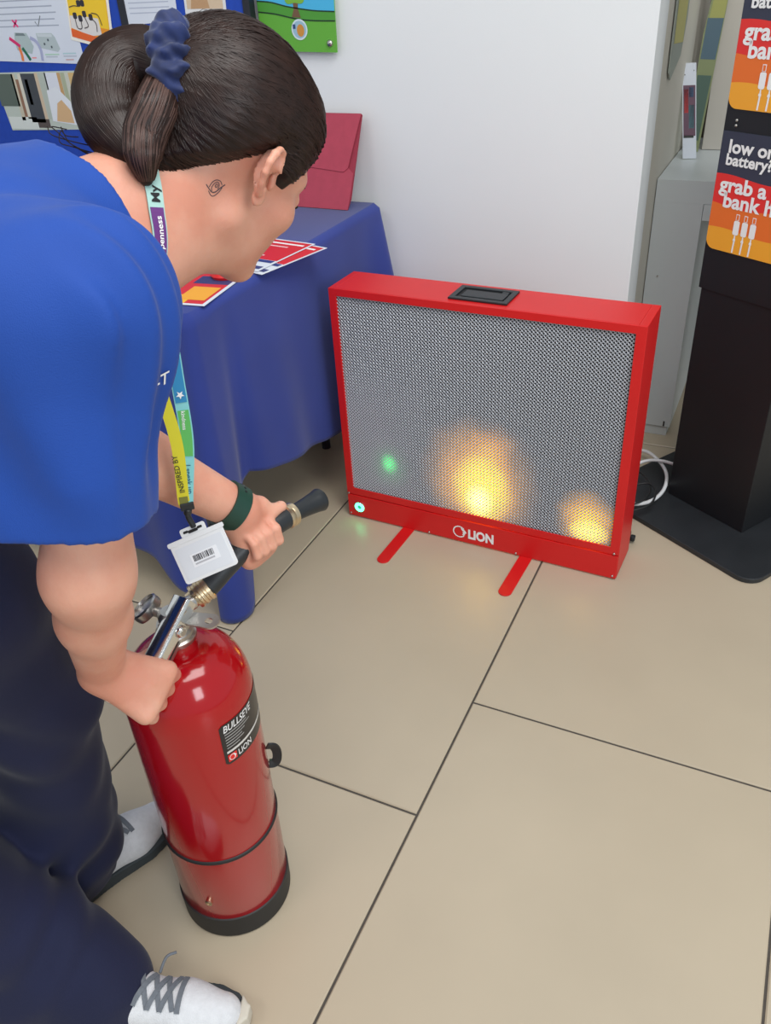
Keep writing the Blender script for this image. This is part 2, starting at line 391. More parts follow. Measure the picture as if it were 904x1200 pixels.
# LED panel (a lit screen) with a procedural flame picture
def led_mat():
    m = bpy.data.materials.new('led_panel'); m.use_nodes = True; nt = m.node_tree; N = nt.nodes; Lk = nt.links; bs = N['Principled BSDF']
    bs.inputs['Base Color'].default_value = srgb(14,15,20); bs.inputs['Roughness'].default_value = 0.5
    tc = N.new('ShaderNodeTexCoord'); sep = N.new('ShaderNodeSeparateXYZ'); Lk.new(tc.outputs['Object'], sep.inputs[0])
    nz = N.new('ShaderNodeTexNoise'); nz.inputs['Scale'].default_value = 14; nz.inputs['Detail'].default_value = 3; Lk.new(tc.outputs['Object'], nz.inputs['Vector'])
    def mth(op, a, b_=None, c_=None):
        n = N.new('ShaderNodeMath'); n.operation = op
        for i, q in enumerate((a, b_, c_)):
            if q is None: continue
            if isinstance(q, (int, float)): n.inputs[i].default_value = q
            else: Lk.new(q, n.inputs[i])
        return n.outputs[0]
    def blob(cx, cz, rx, rz, wob):
        dx = mth('DIVIDE', mth('SUBTRACT', sep.outputs[0], cx), rx); dz = mth('DIVIDE', mth('SUBTRACT', sep.outputs[2], cz), rz)
        r = mth('SQRT', mth('ADD', mth('MULTIPLY', dx, dx), mth('MULTIPLY', dz, dz)))
        r = mth('ADD', r, mth('MULTIPLY', mth('SUBTRACT', nz.outputs[0], 0.5), wob))
        return mth('MAXIMUM', mth('SUBTRACT', 1.0, r), 0.0)
    def mul(val, col):
        n = N.new('ShaderNodeVectorMath'); n.operation = 'SCALE'; n.inputs[0].default_value = col; Lk.new(val, n.inputs[3]); return n.outputs[0]
    def addv(a, b_):
        n = N.new('ShaderNodeVectorMath'); n.operation = 'ADD'; Lk.new(a, n.inputs[0]); Lk.new(b_, n.inputs[1]); return n.outputs[0]
    parts = []
    for (cx, cz, rx, rz, wob, pw, amp, col) in FL:
        parts.append(mul(mth('MULTIPLY', mth('POWER', blob(cx, cz, rx, rz, wob), pw), amp), col))
    acc = parts[0]
    for q in parts[1:]: acc = addv(acc, q)
    Lk.new(acc, bs.inputs['Emission Color']); bs.inputs['Emission Strength'].default_value = 1.0
    return m
FL = [(0.380,0.185,0.170,0.200,0.3,1.9,4.5,(1.0,0.38,0.0)), (0.388,0.165,0.090,0.115,0.25,1.4,6.5,(1.0,0.56,0.01)), (0.382,0.135,0.042,0.050,0.2,1.0,12,(1.0,0.80,0.12)),
      (0.41,0.26,0.07,0.11,0.5,1.5,1.5,(1.0,0.34,0.0)),
      (0.660,0.140,0.085,0.095,0.5,1.5,4.5,(1.0,0.40,0.0)), (0.664,0.114,0.055,0.036,0.6,1.2,8,(1.0,0.58,0.05)),
      (0.129,0.186,0.030,0.034,0.3,1.3,3.0,(0.02,1.0,0.18)), (0.13,0.18,0.07,0.08,0.3,2,0.5,(0.02,1.0,0.18))]
FL = [(a,b_,c,d,e,f_,g*1.0,h_) for a,b_,c,d,e,f_,g,h_ in FL]
led = box('led_panel', (0.018,0.0145,0.076), (UW-0.018,0.018,UH-0.018), led_mat(), un, None)
def setloc(o):   # panel is authored in unit coordinates so its texture space is the unit's own
    me = o.data; me.transform(Matrix.Translation(Vector(root_loc(un)))); o.rotation_euler = (0,0,math.atan2(UU[1],UU[0]))
setloc(led)
# woven wire mesh: diagonal crimped wires, real geometry
def wires():
    p = 0.0063; r = 0.00140; amp = 0.0011; Vs = []; Fs = []; n0 = 0
    x0_, x1_, z0_, z1_ = ox0-0.006, ox1+0.006, oz0-0.006, oz1+0.006; q = math.sqrt(0.5)
    for di in (0, 1):
        d = np.array((q, q)) if di == 0 else np.array((q, -q)); nn = np.array((-d[1], d[0]))
        cs = [np.array(c)@nn for c in ((x0_,z0_),(x1_,z0_),(x1_,z1_),(x0_,z1_))]
        for k in range(int(math.floor(min(cs)/p)), int(math.ceil(max(cs)/p))+1):
            o = nn*k*p; tmin, tmax = -9, 9
            for ax, lo_, hi_ in ((0,x0_,x1_),(1,z0_,z1_)):
                a, c = (lo_-o[ax])/d[ax], (hi_-o[ax])/d[ax]; tmin = max(tmin, min(a,c)); tmax = min(tmax, max(a,c))
            if tmax-tmin < p: continue
            j0 = math.ceil(tmin/(p/2)); j1 = math.floor(tmax/(p/2)); t = np.arange(j0, j1+1)*(p/2); m = len(t)
            if m < 2: continue
            ph = (np.arange(j0, j1+1)/2.0)
            s = np.cos(PI*(ph+k))*amp*(1 if di == 0 else -1)*1.0
            XZ = o+t[:, None]*d; prof = ((-1.0,0.5),(-0.6,-0.6),(0,-1.0),(0.6,-0.6),(1.0,0.5))
            pts = np.zeros((m, 5, 3))
            for c, (a, b_) in enumerate(prof):
                pts[:, c, 0] = XZ[:, 0]+nn[0]*a*r; pts[:, c, 2] = XZ[:, 1]+nn[1]*a*r; pts[:, c, 1] = 0.0068+s+b_*r*0.8
            Vs.append(pts.reshape(-1, 3)); ii = (np.arange(m-1)[:, None]*5+np.arange(4)[None, :]).ravel()
            Fs.append(np.stack([ii, ii+1, ii+6, ii+5], 1)+n0); n0 += m*5
    V = np.vstack(Vs); V = UO+V[:, :1]*np.array(UU)+V[:, 1:2]*np.array(UV)+V[:, 2:]*np.array((0,0,1.0))
    return V, np.vstack(Fs)
V, Fq = wires(); stuff(obj('wire_mesh', V, Fq, M['mesh_wire'], un, smooth=True))
# screws, power button, feet, carry handle, lettering
for a, c in ((0.006,0.076),(0.736,0.079),(0.0075,0.011),(0.738,0.012),(0.247,0.009),(0.491,0.009)):
    MB().add(*lathe([(0.0,-0.003),(0.0022,-0.0025),(0.0028,-0.0012),(0.0028,0.002)], 10, rotframe(fu((a,-0.0015,c)), -np.array(UV)*-1))).build('screw', M['steel'], un, True)
bt = MB().add(*lathe([(0.0155,0.0),(0.0155,0.004),(0.0145,0.0050),(0.0135,0.0035)], 24, rotframe(fu((0.038,-0.0012,0.038)), -np.array(UV)))).build('power_button', M['chrome'], un, True, 40)
gm = mat('green_light_ring', srgb(60,255,150), 0.4, emit=(0.06,1.0,0.38,1), estr=7.0)
def annulus(r0, r1, z0, z1, fr, k=28): return lathe([(r0,z0),(r1,z0),(r1,z1),(r0,z1),(r0,z0)], k, fr)
fb = rotframe(fu((0.038,-0.0012,0.038)), -np.array(UV))
def lathe_ring(prof, k, fr):
    n = len(prof); V = []
    for r, z in prof: V += [fr((r*math.cos(2*PI*j/k), r*math.sin(2*PI*j/k), z)) for j in range(k)]
    return V, [(i*k+j, i*k+(j+1) % k, ((i+1) % n)*k+(j+1) % k, ((i+1) % n)*k+j) for i in range(n) for j in range(k)]
MB().add(*lathe_ring([(0.0062,0.002),(0.0138,0.002),(0.0134,0.0054),(0.0064,0.0054)], 28, fb)).build('light_ring', gm, bt, True, 40)
MB().add(*lathe([(0.006,0.0),(0.006,0.0046),(0.0,0.005)], 20, fb)).build('button_cap', mat('button_green', srgb(30,150,90), 0.4, emit=(0.02,0.6,0.25,1), estr=0.6), bt, True, 40)
for a0, sk in ((0.185,-0.012),(0.517,-0.006)):
    w = 0.0165; L = 0.165; pts = [(a0+w*math.cos(PI+PI*i/10), -L+w+w*math.sin(PI+PI*i/10)) for i in range(11)]+[(a0+w+0.0,0.10),(a0-w,0.10)]
    n = len(pts); V = [fu((a+(-c)*sk*5*0.0+(c*-sk), c, 0.0002)) for a, c in pts]+[fu((a+(c*-sk), c, 0.0038)) for a, c in pts]
    MB().add(V, [tuple(range(n-1, -1, -1)), tuple(range(n, 2*n))]+[(i,(i+1) % n,(i+1) % n+n,i+n) for i in range(n)]).build('foot', M['red_metal'], un, bevel=0.0008)
hx0, hx1, hy0, hy1 = 0.300, 0.440, 0.020, 0.106
ft = frame(UO, UU, UV)
def hring(a, c, z0, z1):
    (x0_,y0_,x1_,y1_), (p,q,r_,s_) = a, c; V = []
    for z_ in (z0, z1): V += [ft((x0_,y0_,z_)), ft((x1_,y0_,z_)), ft((x1_,y1_,z_)), ft((x0_,y1_,z_)), ft((p,q,z_)), ft((r_,q,z_)), ft((r_,s_,z_)), ft((p,s_,z_))]
    Fc = []
    for i in range(4):
        j = (i+1) % 4; Fc += [(j,i,4+i,4+j), (8+i,8+j,12+j,12+i), (i,j,8+j,8+i), (4+j,4+i,12+i,12+j)]
    return V, Fc
hd = MB().add(*hring((hx0,hy0,hx1,hy1), (hx0+0.013,hy0+0.013,hx1-0.013,hy1-0.013), UH+0.0003, UH+0.005)).build('recessed_handle', M['black_plastic'], un, bevel=0.0012)
box('handle_tray', (hx0+0.012,hy0+0.012,UH+0.0003), (hx1-0.012,hy1-0.012,UH+0.0012), M['dark'], hd, ft)
box('grip_bar', (hx0+0.024,hy0+0.018,UH+0.0013), (hx1-0.016,hy1-0.028,UH+0.0052), M['black_plastic'], hd, ft, bevel=0.0012)
box('hinge_tab', (hx1-0.034,hy1-0.026,UH+0.0013), (hx1-0.018,hy1-0.016,UH+0.0045), M['black_plastic'], hd, ft, bevel=0.0008)
lt = frame(np.array(fu((0.3585,-0.0015,0.0205))), UU, UV)
text('lettering', 'LION', 0.0385, lt, M['white'], un, bold=0.045, sx=0.80)
def lion_emblem(fr, R, m, parent, name='lion_emblem'):
    mb = MB(); P = []; N_ = 30   # scalloped mane ring, open at the face side
    for i in range(N_+1):
        a = math.radians(38+ (322-38)*i/N_); rr = R*(1+0.07*(i % 2)); P.append((rr*math.cos(a), rr*math.sin(a)))
    for i in range(N_):
        (a,c), (d,e) = P[i], P[i+1]; s_ = 0.82; mb.add([fr((a,-0.0006,c)),fr((d,-0.0006,e)),fr((d*s_,-0.0006,e*s_)),fr((a*s_,-0.0006,c*s_))], [(0,1,2,3)])
    face = [(0.25,0.85),(0.55,0.80),(0.75,0.55),(1.0,0.28),(1.18,0.02),(1.05,-0.12),(0.88,-0.18),(0.92,-0.35),(0.75,-0.55),(0.45,-0.45),(0.62,-0.22),(0.50,0.0),(0.72,0.10),(0.48,0.28),(0.30,0.50)]
    mb.add([fr((a*R,-0.0006,c*R)) for a, c in face], [tuple(range(len(face)))])
    return mb.build(name, m, parent)
lion_emblem(frame(np.array(fu((0.3345,-0.0015,0.0345))), UU, UV), 0.0175, M['white'], un)
# ================================================================== KIOSK
KF = np.array((0.034,1.939,0)); KU = (-0.848,0.53,0); KV = (0.53,0.848,0); fk = frame(KF, (0.848,-0.53,0), KV)   # a runs to the right, from -0.24 (left edge) to 0
kk = thing('charger_stand', 'black square floor stand with orange and red battery signs, right of the red box', 'display stand', tuple(KF))
P = rrect(-0.385,-0.152,0.145,0.40,0.045,8)
n = len(P); V = [fk((a,c,0.0005)) for a, c in P]+[fk((a,c,0.014)) for a, c in P]
MB().add(V, [tuple(range(n-1,-1,-1)), tuple(range(n,2*n))]+[(i,(i+1) % n,(i+1) % n+n,i+n) for i in range(n)]).build('base_plate', M['kiosk_base'], kk, bevel=0.002)
box('column', (-0.241,0,0.0142), (0.0,0.20,1.62), M['kiosk'], kk, fk, bevel=0.002)
box('back_panel', (-0.246,-0.0035,0.60), (0.003,-0.0003,1.62), M['kiosk'], kk, fk, bevel=0.0008)
for c in (0.968,0.958): MB().add(*lathe([(0.0,0.003),(0.003,0.002),(0.0034,0.0)], 12, rotframe(fk((-0.216,-0.0036,c)), -np.array(KV)))).build('screw', M['steel'], kk, True)
def sign(z0, z1):
    a0, a1 = -0.2435, 0.0; f = fk; H = z1-z0; yb = -0.0037
    P = rrect(a0,z0,a1,z1,0.022,8,(1,0,0,1)); V, Fc = prism(P, yb, yb-0.002, f); pn = MB().add(V, Fc).build('sign', flat(52,56,74), kk)
    fs = frame(np.array(fk((0,yb-0.002,0))), (0.848,-0.53,0), KV)
    def band(f0, f1, col, ph, d):
        top = [(a0+(a1-a0)*i/24, z0+H*f1+0.0045*math.sin(i/24*2*PI*1.1+ph)) for i in range(25)]
        if f0 <= 0: bot = [p_ for p_ in rrect(a0,z0,a1,z1,0.022,8,(1,0,0,1)) if p_[1] <= z0+0.0221]; bot = sorted(bot, key=lambda q: -q[0])
        else: bot = [(a1, z0+H*f0), (a0, z0+H*f0)]
        poly('colour_band', top+bot, fs, flat(*col), pn, d)
    band(0.30, 0.64, (226,48,44), 0.9, 0.0003); band(0.16, 0.40, (232,112,40), 2.4, 0.0005); band(0.0, 0.185, (242,166,46), 0.6, 0.0007)
    def tx(s, a, c, size): text('lettering', s, size, frame(np.array(fs((a,0,z0+c*H))), (0.848,-0.53,0), KV), M['white'], pn, bold=0.03, depth=0.0012, sx=1.12)
    tx('low on', a0+0.020, 0.835, 0.037); tx('battery?', a0+0.018, 0.735, 0.032)
    tx('grab a power', a0+0.014, 0.515, 0.043); tx('bank here', a0+0.028, 0.385, 0.043)
    for k in range(3):
        a = a0+0.066+0.021*k; c = z0+0.165*H
        poly('plug_icon', rrect(a,c,a+0.015,c+0.031,0.004,3), fs, M['white'], pn, 0.0012)
        poly('plug_icon', [(a+0.003,c+0.032),(a+0.012,c+0.032),(a+0.012,c+0.045),(a+0.003,c+0.045)], fs, M['white'], pn, 0.0012)
        poly('plug_icon', [(a+0.0045,c+0.033),(a+0.0105,c+0.033),(a+0.0105,c+0.0435),(a+0.0045,c+0.0435)], fs, flat(232,112,40), pn, 0.0014)
        poly('plug_icon', [(a+0.006,c-0.0005),(a+0.009,c-0.0005),(a+0.010,c-0.012),(a+0.009,z0+0.002),(a+0.005,z0+0.002),(a+0.006,c-0.012)], fs, M['white'], pn, 0.0012)
        poly('plug_icon', [(a+0.0045,c-0.008),(a+0.0105,c-0.008),(a+0.011,c-0.013),(a+0.004,c-0.013)], fs, M['white'], pn, 0.0013)
sign(0.697, 0.946); sign(0.990, 1.239)
# cables behind the unit
def cable(name, label, pts, r, m):
    return tag(obj(name, *sweep(crom(pts, 10), r, 8), m, None, True), label, 'cable')
cable('cable', 'thick white cable looping from behind the red box over the stand base', [(-0.34,2.24,0.012),(-0.30,2.25,0.025),(-0.262,2.238,0.035),(-0.225,2.200,0.037),(-0.196,2.150,0.038),(-0.182,2.098,0.038),(-0.182,2.035,0.037),(-0.200,1.982,0.036),(-0.235,1.952,0.034),(-0.29,1.95,0.030)], 0.0052, M['white_plastic'])
cable('cable', 'short white cable end lying above the stand base, crossing the white loop', [(-0.34,2.10,0.024),(-0.290,2.130,0.040),(-0.250,2.160,0.050),(-0.210,2.170,0.052),(-0.176,2.164,0.052)], 0.0046, M['white_plastic'])
cable('cable', 'thin black cable coiled beside the lower right corner of the red box', [(-0.32,2.11,0.025),(-0.268,2.118,0.036),(-0.230,2.075,0.040),(-0.212,2.010,0.044),(-0.225,1.955,0.044),(-0.26,1.93,0.04),(-0.285,1.96,0.045),(-0.262,2.005,0.052),(-0.225,2.030,0.056),(-0.197,2.000,0.056),(-0.198,1.945,0.050),(-0.230,1.908,0.045),(-0.27,1.90,0.035)], 0.0028, M['black_rubber'])
box_pl = thing('power_plug', 'black power plug on the floor behind the right end of the red box', 'plug', (-0.25,1.83,0))
box('plug_body', (-0.27,1.80,0.001), (-0.225,1.84,0.03), M['black_plastic'], box_pl, bevel=0.006)
box('plug_neck', (-0.224,1.812,0.008), (-0.212,1.828,0.022), M['black_plastic'], box_pl, bevel=0.003)
# ================================================================== TABLE with cloth
TX1, TY0, TY1, TZ, TX0 = -1.035, 1.235, 2.115, 0.738, -2.75
tb = thing('folding_table', 'long folding table hidden under the blue cloth, legs on the tiled floor', 'table', ((TX0+TX1)/2,(TY0+TY1)/2,0))
box('tabletop', (TX0+0.02,TY0+0.02,TZ-0.035), (TX1-0.018,TY1-0.02,TZ-0.004), M['white_plastic'], tb, bevel=0.006)
for x in (TX0+0.35, TX1-0.18):
    for y in (TY0+0.12, TY1-0.12):
        MB().add(*sweep([(x,y,0.0),(x,y,TZ-0.036)], 0.014, 12)).build('leg', M['frame_black'], tb, True, 40)
def cloth():
    # perimeter path: front-left -> corner -> far right corner; columns hang down
    path = []; R = 0.02
    for x in np.linspace(TX0, TX1-R, 170): path.append((x, TY0, 0.0, -1.0))
    for a in np.linspace(-90, 0, 12)[1:-1]: path.append((TX1-R+R*math.cos(math.radians(a)), TY0+R+R*math.sin(math.radians(a)), math.cos(math.radians(a)), math.sin(math.radians(a))))
    for y in np.linspace(TY0+R, TY1-R, 110): path.append((TX1, y, 1.0, 0.0))
    for a in np.linspace(0, 90, 10)[1:]: path.append((TX1-R+R*math.cos(math.radians(a)), TY1-R+R*math.sin(math.radians(a)), math.cos(math.radians(a)), math.sin(math.radians(a))))
    P = np.array(path); s = np.concatenate([[0], np.cumsum(np.linalg.norm(np.diff(P[:, :2], axis=0), axis=1))])
    sc = s[169]+0.015; u = s-sc                                # 0 at the near corner, + along the right end
    L = s[-1]-sc
    # hem heights above the floor
    hem = np.where(u < 0, np.interp(-u, [0,0.03,0.08,0.14,0.22,0.40,0.8,2], [0.004,0.004,0.012,0.035,0.10,0.15,0.12,0.12]),
                   np.interp(u, [0,0.03,0.055,0.075,0.12,0.25,0.45,0.70,0.86,1.2], [0.004,0.006,0.12,0.26,0.31,0.27,0.22,0.20,0.15,0.03]))
    NZ = 46; V = []; F_ = []
    for j in range(NZ+1):
        t = j/NZ
        for i in range(len(P)):
            z = TZ-(TZ-hem[i])*t; dz = TZ-z; uu = u[i]
            f = dz/0.74
            cor = math.exp(-(uu/0.085)**2)
            out = 0.004+0.012*f
            out += 0.022*f*math.exp(-((uu-0.005)/0.04)**2)                 # corner fold comes out
            out -= 0.040*f*math.exp(-((uu+0.075)/0.035)**2)
            out += 0.030*f*math.exp(-((uu+0.16)/0.07)**2)
            out -= 0.050*f*math.exp(-((uu-0.105)/0.03)**2)
            out += 0.020*f**1.5*math.sin((uu-0.16)*2*PI/0.34)*(1 if uu > 0.12 else 0)
            out += 0.10*f*math.exp(-((uu-L+0.02)/0.07)**2)
            if uu < -0.25: out += 0.035*f*math.sin(uu*2*PI/0.31+0.7)*min(1, (-uu-0.25)*5)
            out += 0.004*math.sin(uu*40+z*6)*f
            r = 0.012; rd = 0
            if dz < r: rd = -(r-math.sqrt(max(0, r*r-(r-dz)**2)))
            V.append((P[i,0]+P[i,2]*(out+rd), min(P[i,1]+P[i,3]*(out+rd)-0.045*f*math.exp(-(uu/0.06)**2), 2.1475), z))
    n = len(P)
    for j in range(NZ):
        for i in range(n-1): F_.append((j*n+i, (j+1)*n+i, (j+1)*n+i+1, j*n+i+1))
    # top: stitched fan of inner rows
    b0 = len(V)
    for i in range(n):
        V.append((min(P[i,0], TX1-0.012) if True else 0, max(min(P[i,1], TY1-0.01), TY0+0.012), TZ+0.0005))
    for i in range(n-1): F_.append((i, i+1, b0+i+1, b0+i))
    b1 = len(V); V += [(TX0, TY1-0.01, TZ+0.0005)]
    F_.append(tuple([b0+i for i in range(n)]+[b1]))
    return V, F_
cV, cF = cloth()
co = obj('tablecloth', cV, cF, M['tablecloth'], None, True, 60); tag(co, 'royal blue cloth draped over the long table, one corner reaching the floor', 'tablecloth')
sm = co.modifiers.new('thick', 'SOLIDIFY'); sm.thickness = 0.0015; sm.offset = -1
# things on the table
fo = thing('document_wallet', 'dark pink card document wallet leaning on the white wall', 'folder', (-1.24,2.0,TZ))
fA = np.array((-1.078,2.012,TZ+0.0025)); fu_ = nrm((1,-0.03,0)); fw = nrm((0.035,0.115,0.24)); fv = np.cross(fw, fu_)*-1; fv = nrm(np.cross(fw, fu_))
if fv[1] < 0: fv = -fv
ff = frame(fA, fu_, fv, np.cross(fu_, fv))
Wd, Hd = 0.245, 0.243
V, Fc = prism([(-Wd,0),(-0.006,0),(0.0,0.03),(0,Hd-0.003),(-0.003,Hd),(-Wd,Hd)], 0.004, 0.009, ff); MB().add(V, Fc).build('back_leaf', M['folder_in'], fo)
V, Fc = prism([(-Wd,0),(-0.004,0),(-0.002,0.02),(-0.001,Hd-0.15),(-0.02,Hd-0.135),(-Wd,Hd-0.135)], 0.0012, 0.0035, ff); MB().add(V, Fc).build('pocket', M['folder'], fo)
V, Fc = prism([(-Wd,Hd-0.145),(-0.13,Hd-0.140),(-0.030,Hd-0.148),(-0.018,Hd-0.138),(0,Hd-0.002),(-Wd,Hd-0.002)], -0.0012, 0.0008, ff); MB().add(V, Fc).build('flap', M['folder'], fo)
def ftop(o, ang):
    a = math.radians(ang); return frame(o, (math.cos(a),math.sin(a),0), (0,0,-1), (-math.sin(a),math.cos(a),0))
def leaflet(name, label, o, ang, w, h, blocks, z, parent=None):
    """flat sheet on the table; local a,c in 0..w,0..h"""
    f = ftop((o[0],o[1],z), ang); t = thing(name, label, 'leaflet', (o[0],o[1],z), 'leaflets on the blue tablecloth')
    V, Fc = prism([(0,0),(w,0),(w,h),(0,h)], 0.0, -0.0008, f); MB().add(V, [tuple(reversed(q)) for q in Fc]).build('sheet', M['paper'], t)
    for i, (x0_, y0_, x1_, y1_, col) in enumerate(blocks):
        obj('print', [f((a*w, -0.00095-0.00005*i, c*h)) for a, c in ((x0_,y0_),(x1_,y0_),(x1_,y1_),(x0_,y1_))], [(0,1,2,3)], flat(*col), t, smooth=False)
    return t, f
zt = TZ+0.0024
RY = [(0.04,0.03,0.96,0.97,(214,44,52)),(0.04,0.03,0.45,0.30,(244,184,40)),(0.45,0.03,0.75,0.20,(246,190,46)),(0.55,0.45,0.96,0.62,(60,60,110)),(0.06,0.36,0.5,0.55,(236,92,80)),(0.08,0.62,0.5,0.72,(70,66,120)),(0.6,0.7,0.94,0.92,(120,120,150)),(0.1,0.78,0.5,0.93,(50,52,104)),(0.62,0.10,0.93,0.38,(244,170,50))]
t1, f1 = leaflet('leaflet', 'red and yellow leaflet nearest the front edge of the blue table', (-1.235,1.262), 7, 0.205, 0.27, RY, zt)
RW = [(0.03,0.34,0.97,0.97,(214,32,46)),(0.1,0.86,0.9,0.90,(245,245,245)),(0.1,0.76,0.7,0.79,(240,200,200)),(0.1,0.44,0.6,0.47,(240,200,200)),(0.06,0.06,0.5,0.24,(150,152,168)),(0.55,0.06,0.95,0.14,(60,66,120)),(0.05,0.26,0.95,0.33,(44,58,128)),(0.3,0.12,0.45,0.2,(235,190,60))]
t2, f2 = leaflet('leaflet', 'red and white leaflet on top of the pair further back on the blue table', (-1.185,1.515), -7, 0.148, 0.215, RW, zt+0.0022)
t3, f3 = leaflet('leaflet', 'red and white leaflet peeking out underneath the other one of the pair', (-1.165,1.520), -13, 0.148, 0.215, RW, zt)
rd = thing('red_ring', 'small red ring with a dark centre lying on the red and yellow leaflet', 'ring', (-1.135,1.475,zt+0.001))
MB().add(*lathe_ring([(0.017,0.0),(0.030,0.0),(0.033,0.006),(0.028,0.014),(0.019,0.013),(0.016,0.006)], 32, frame((-1.092,1.455,zt+0.0012), (1,0,0), (0,1,0)))).build('rim', M['red_metal'], rd, True, 50)
MB().add(*lathe([(0.0175,0.0),(0.0175,0.003),(0,0.0032)], 24, frame((-1.092,1.455,zt+0.0012), (1,0,0), (0,1,0)))).build('centre', M['dark'], rd, True, 50)

# ---- display board behind the table, leaning on the wall
BY = 2.105
bd = thing('display_board', 'blue felt display board with black edging behind the table', 'display board', (-2.0,BY,TZ))
fb_ = frame((0,BY,0), (1,0,0), (0,1,0))
box('panel', (-2.95,BY,TZ+0.003), (-1.792,BY+0.02,1.62), M['board'], bd)
box('panel', (-1.766,BY,TZ+0.003), (-1.388,BY+0.02,1.62), M['board'], bd)
box('edging', (-1.791,BY-0.005,TZ+0.003), (-1.767,BY+0.022,1.62), M['frame_black'], bd, bevel=0.002)
box('edging', (-1.387,BY-0.005,TZ+0.003), (-1.366,BY+0.022,1.62), M['frame_black'], bd, bevel=0.002)
def sheet(name, label, cat, pts, m, y=BY-0.001, grp='papers pinned on the blue board', th=0.0008):
    cx = sum(p[0] for p in pts)/len(pts); cz = sum(p[1] for p in pts)/len(pts)
    t = thing(name, label, cat, (cx,y,cz), grp); f = frame((0,y,0), (1,0,0), (0,1,0))
    V, Fc = prism(pts, -th, 0.0, f); MB().add(V, Fc).build('sheet', m, t)
    fr = frame((0,y-th,0), (1,0,0), (0,1,0)); return t, fr
A4 = lambda x, z, w, h, a: [(x+c*math.cos(a)-d*math.sin(a), z+c*math.sin(a)+d*math.cos(a)) for c, d in ((0,0),(w,0),(w,h),(0,h))]
t, f = sheet('poster', 'white sheet with drawings of plugs under a pink cross and a grey tick', 'poster', [(-2.62,1.10),(-1.955,1.080),(-1.966,1.45),(-2.60,1.46)], M['paper'])
def rect(nm, x0_, z0_, x1_, z1_, col, f, t, d): poly(nm, [(x0_,z0_),(x1_,z0_),(x1_,z1_),(x0_,z1_)], f, flat(*col), t, d)
for k in range(5): rect('text_line', -2.26, 1.178+0.016*k, -2.02-0.01*(k % 2), 1.181+0.016*k, (170,176,190), f, t, 0.0003)
sk_ = lambda x, z: (x, z)
poly('drawing', [(-2.205,1.118),(-2.150,1.108),(-2.137,1.128),(-2.153,1.162),(-2.20,1.164),(-2.208,1.14)], f, flat(178,194,192), t, 0.0003)
poly('drawing', [(-2.198,1.156),(-2.158,1.155),(-2.165,1.162),(-2.195,1.163)], f, flat(120,134,136), t, 0.0005)
poly('drawing', [(-2.115,1.124),(-2.047,1.112),(-2.036,1.120),(-2.046,1.150),(-2.056,1.160),(-2.116,1.161)], f, flat(184,196,196), t, 0.0003)
poly('drawing', [(-2.112,1.152),(-2.056,1.150),(-2.056,1.158),(-2.114,1.160)], f, flat(206,214,216), t, 0.0005)
for q in ((-2.095,1.130),(-2.078,1.140),(-2.070,1.122)): rect('drawing', q[0], q[1], q[0]+0.006, q[1]+0.006, (80,90,96), f, t, 0.0006)
for pts, col in ((((-2.225,1.150),(-2.205,1.138),(-2.19,1.128)),(222,40,110)),(((-2.195,1.126),(-2.192,1.105),(-2.194,1.090)),(240,130,70)),(((-2.183,1.124),(-2.172,1.108),(-2.162,1.092)),(20,110,80)),(((-2.142,1.150),(-2.122,1.140),(-2.112,1.118),(-2.115,1.090)),(172,176,206))):
    V, Fc = sweep(np.array([(x, BY-0.0026, z) for x, z in crom(pts, 6)]), None, flat_=(0.009,0.0006), up=(0,1,0)); obj('drawing', V, Fc, flat(*col), t, smooth=False)
for a, b_ in (((-2.196,1.178),(-2.178,1.196)),((-2.196,1.196),(-2.178,1.178))):
    obj('drawing', *sweep([(a[0],BY-0.002,a[1]),(b_[0],BY-0.002,b_[1])], None, flat_=(0.0055,0.0006), up=(0,1,0)), flat(236,60,130), t, smooth=False)
obj('drawing', *sweep([(-2.108,BY-0.002,1.190),(-2.100,BY-0.002,1.178),(-2.083,BY-0.002,1.204)], None, flat_=(0.003,0.0006), up=(0,1,0)), flat(120,128,130), t, smooth=False)
for k, (x, z, w, c) in enumerate(((-2.10,1.104,0.055,(180,214,190)),(-2.098,1.098,0.045,(190,196,206)),(-2.03,1.106,0.05,(180,210,214)),(-2.03,1.099,0.05,(190,196,206)),(-2.024,1.090,0.03,(206,170,170)),(-2.155,1.096,0.018,(240,150,150)))): rect('text_line', x, z, x+w, z+0.0035, c, f, t, 0.0003)
# orange photograph of plugs
t, f = sheet('photo_card', 'orange and yellow photo card of crowded plugs, overlapping the white plug sheet', 'photo', [(-1.985,1.142),(-1.835,1.112),(-1.812,1.300),(-1.962,1.315)], flat(246,240,225), y=BY-0.0022)
poly('print', [(-1.978,1.150),(-1.842,1.120),(-1.822,1.293),(-1.957,1.307)], f, flat(238,150,30), t, 0.0003)
poly('print', [(-1.972,1.185),(-1.838,1.165),(-1.826,1.265),(-1.962,1.290)], f, flat(248,204,40), t, 0.0004)
poly('print', [(-1.974,1.172),(-1.905,1.150),(-1.868,1.152),(-1.870,1.192),(-1.915,1.198),(-1.970,1.202)], f, flat(226,220,214), t, 0.0005)
poly('print', [(-1.978,1.150),(-1.842,1.120),(-1.840,1.135),(-1.976,1.170)], f, flat(232,100,34), t, 0.0006)
for x, z in ((-1.958,1.193),(-1.940,1.186),(-1.923,1.196),(-1.902,1.188),(-1.936,1.222),(-1.922,1.222)):
    poly('print', rrect(x,z,x+0.014,z+0.016,0.004,3), f, flat(44,40,50), t, 0.0007)
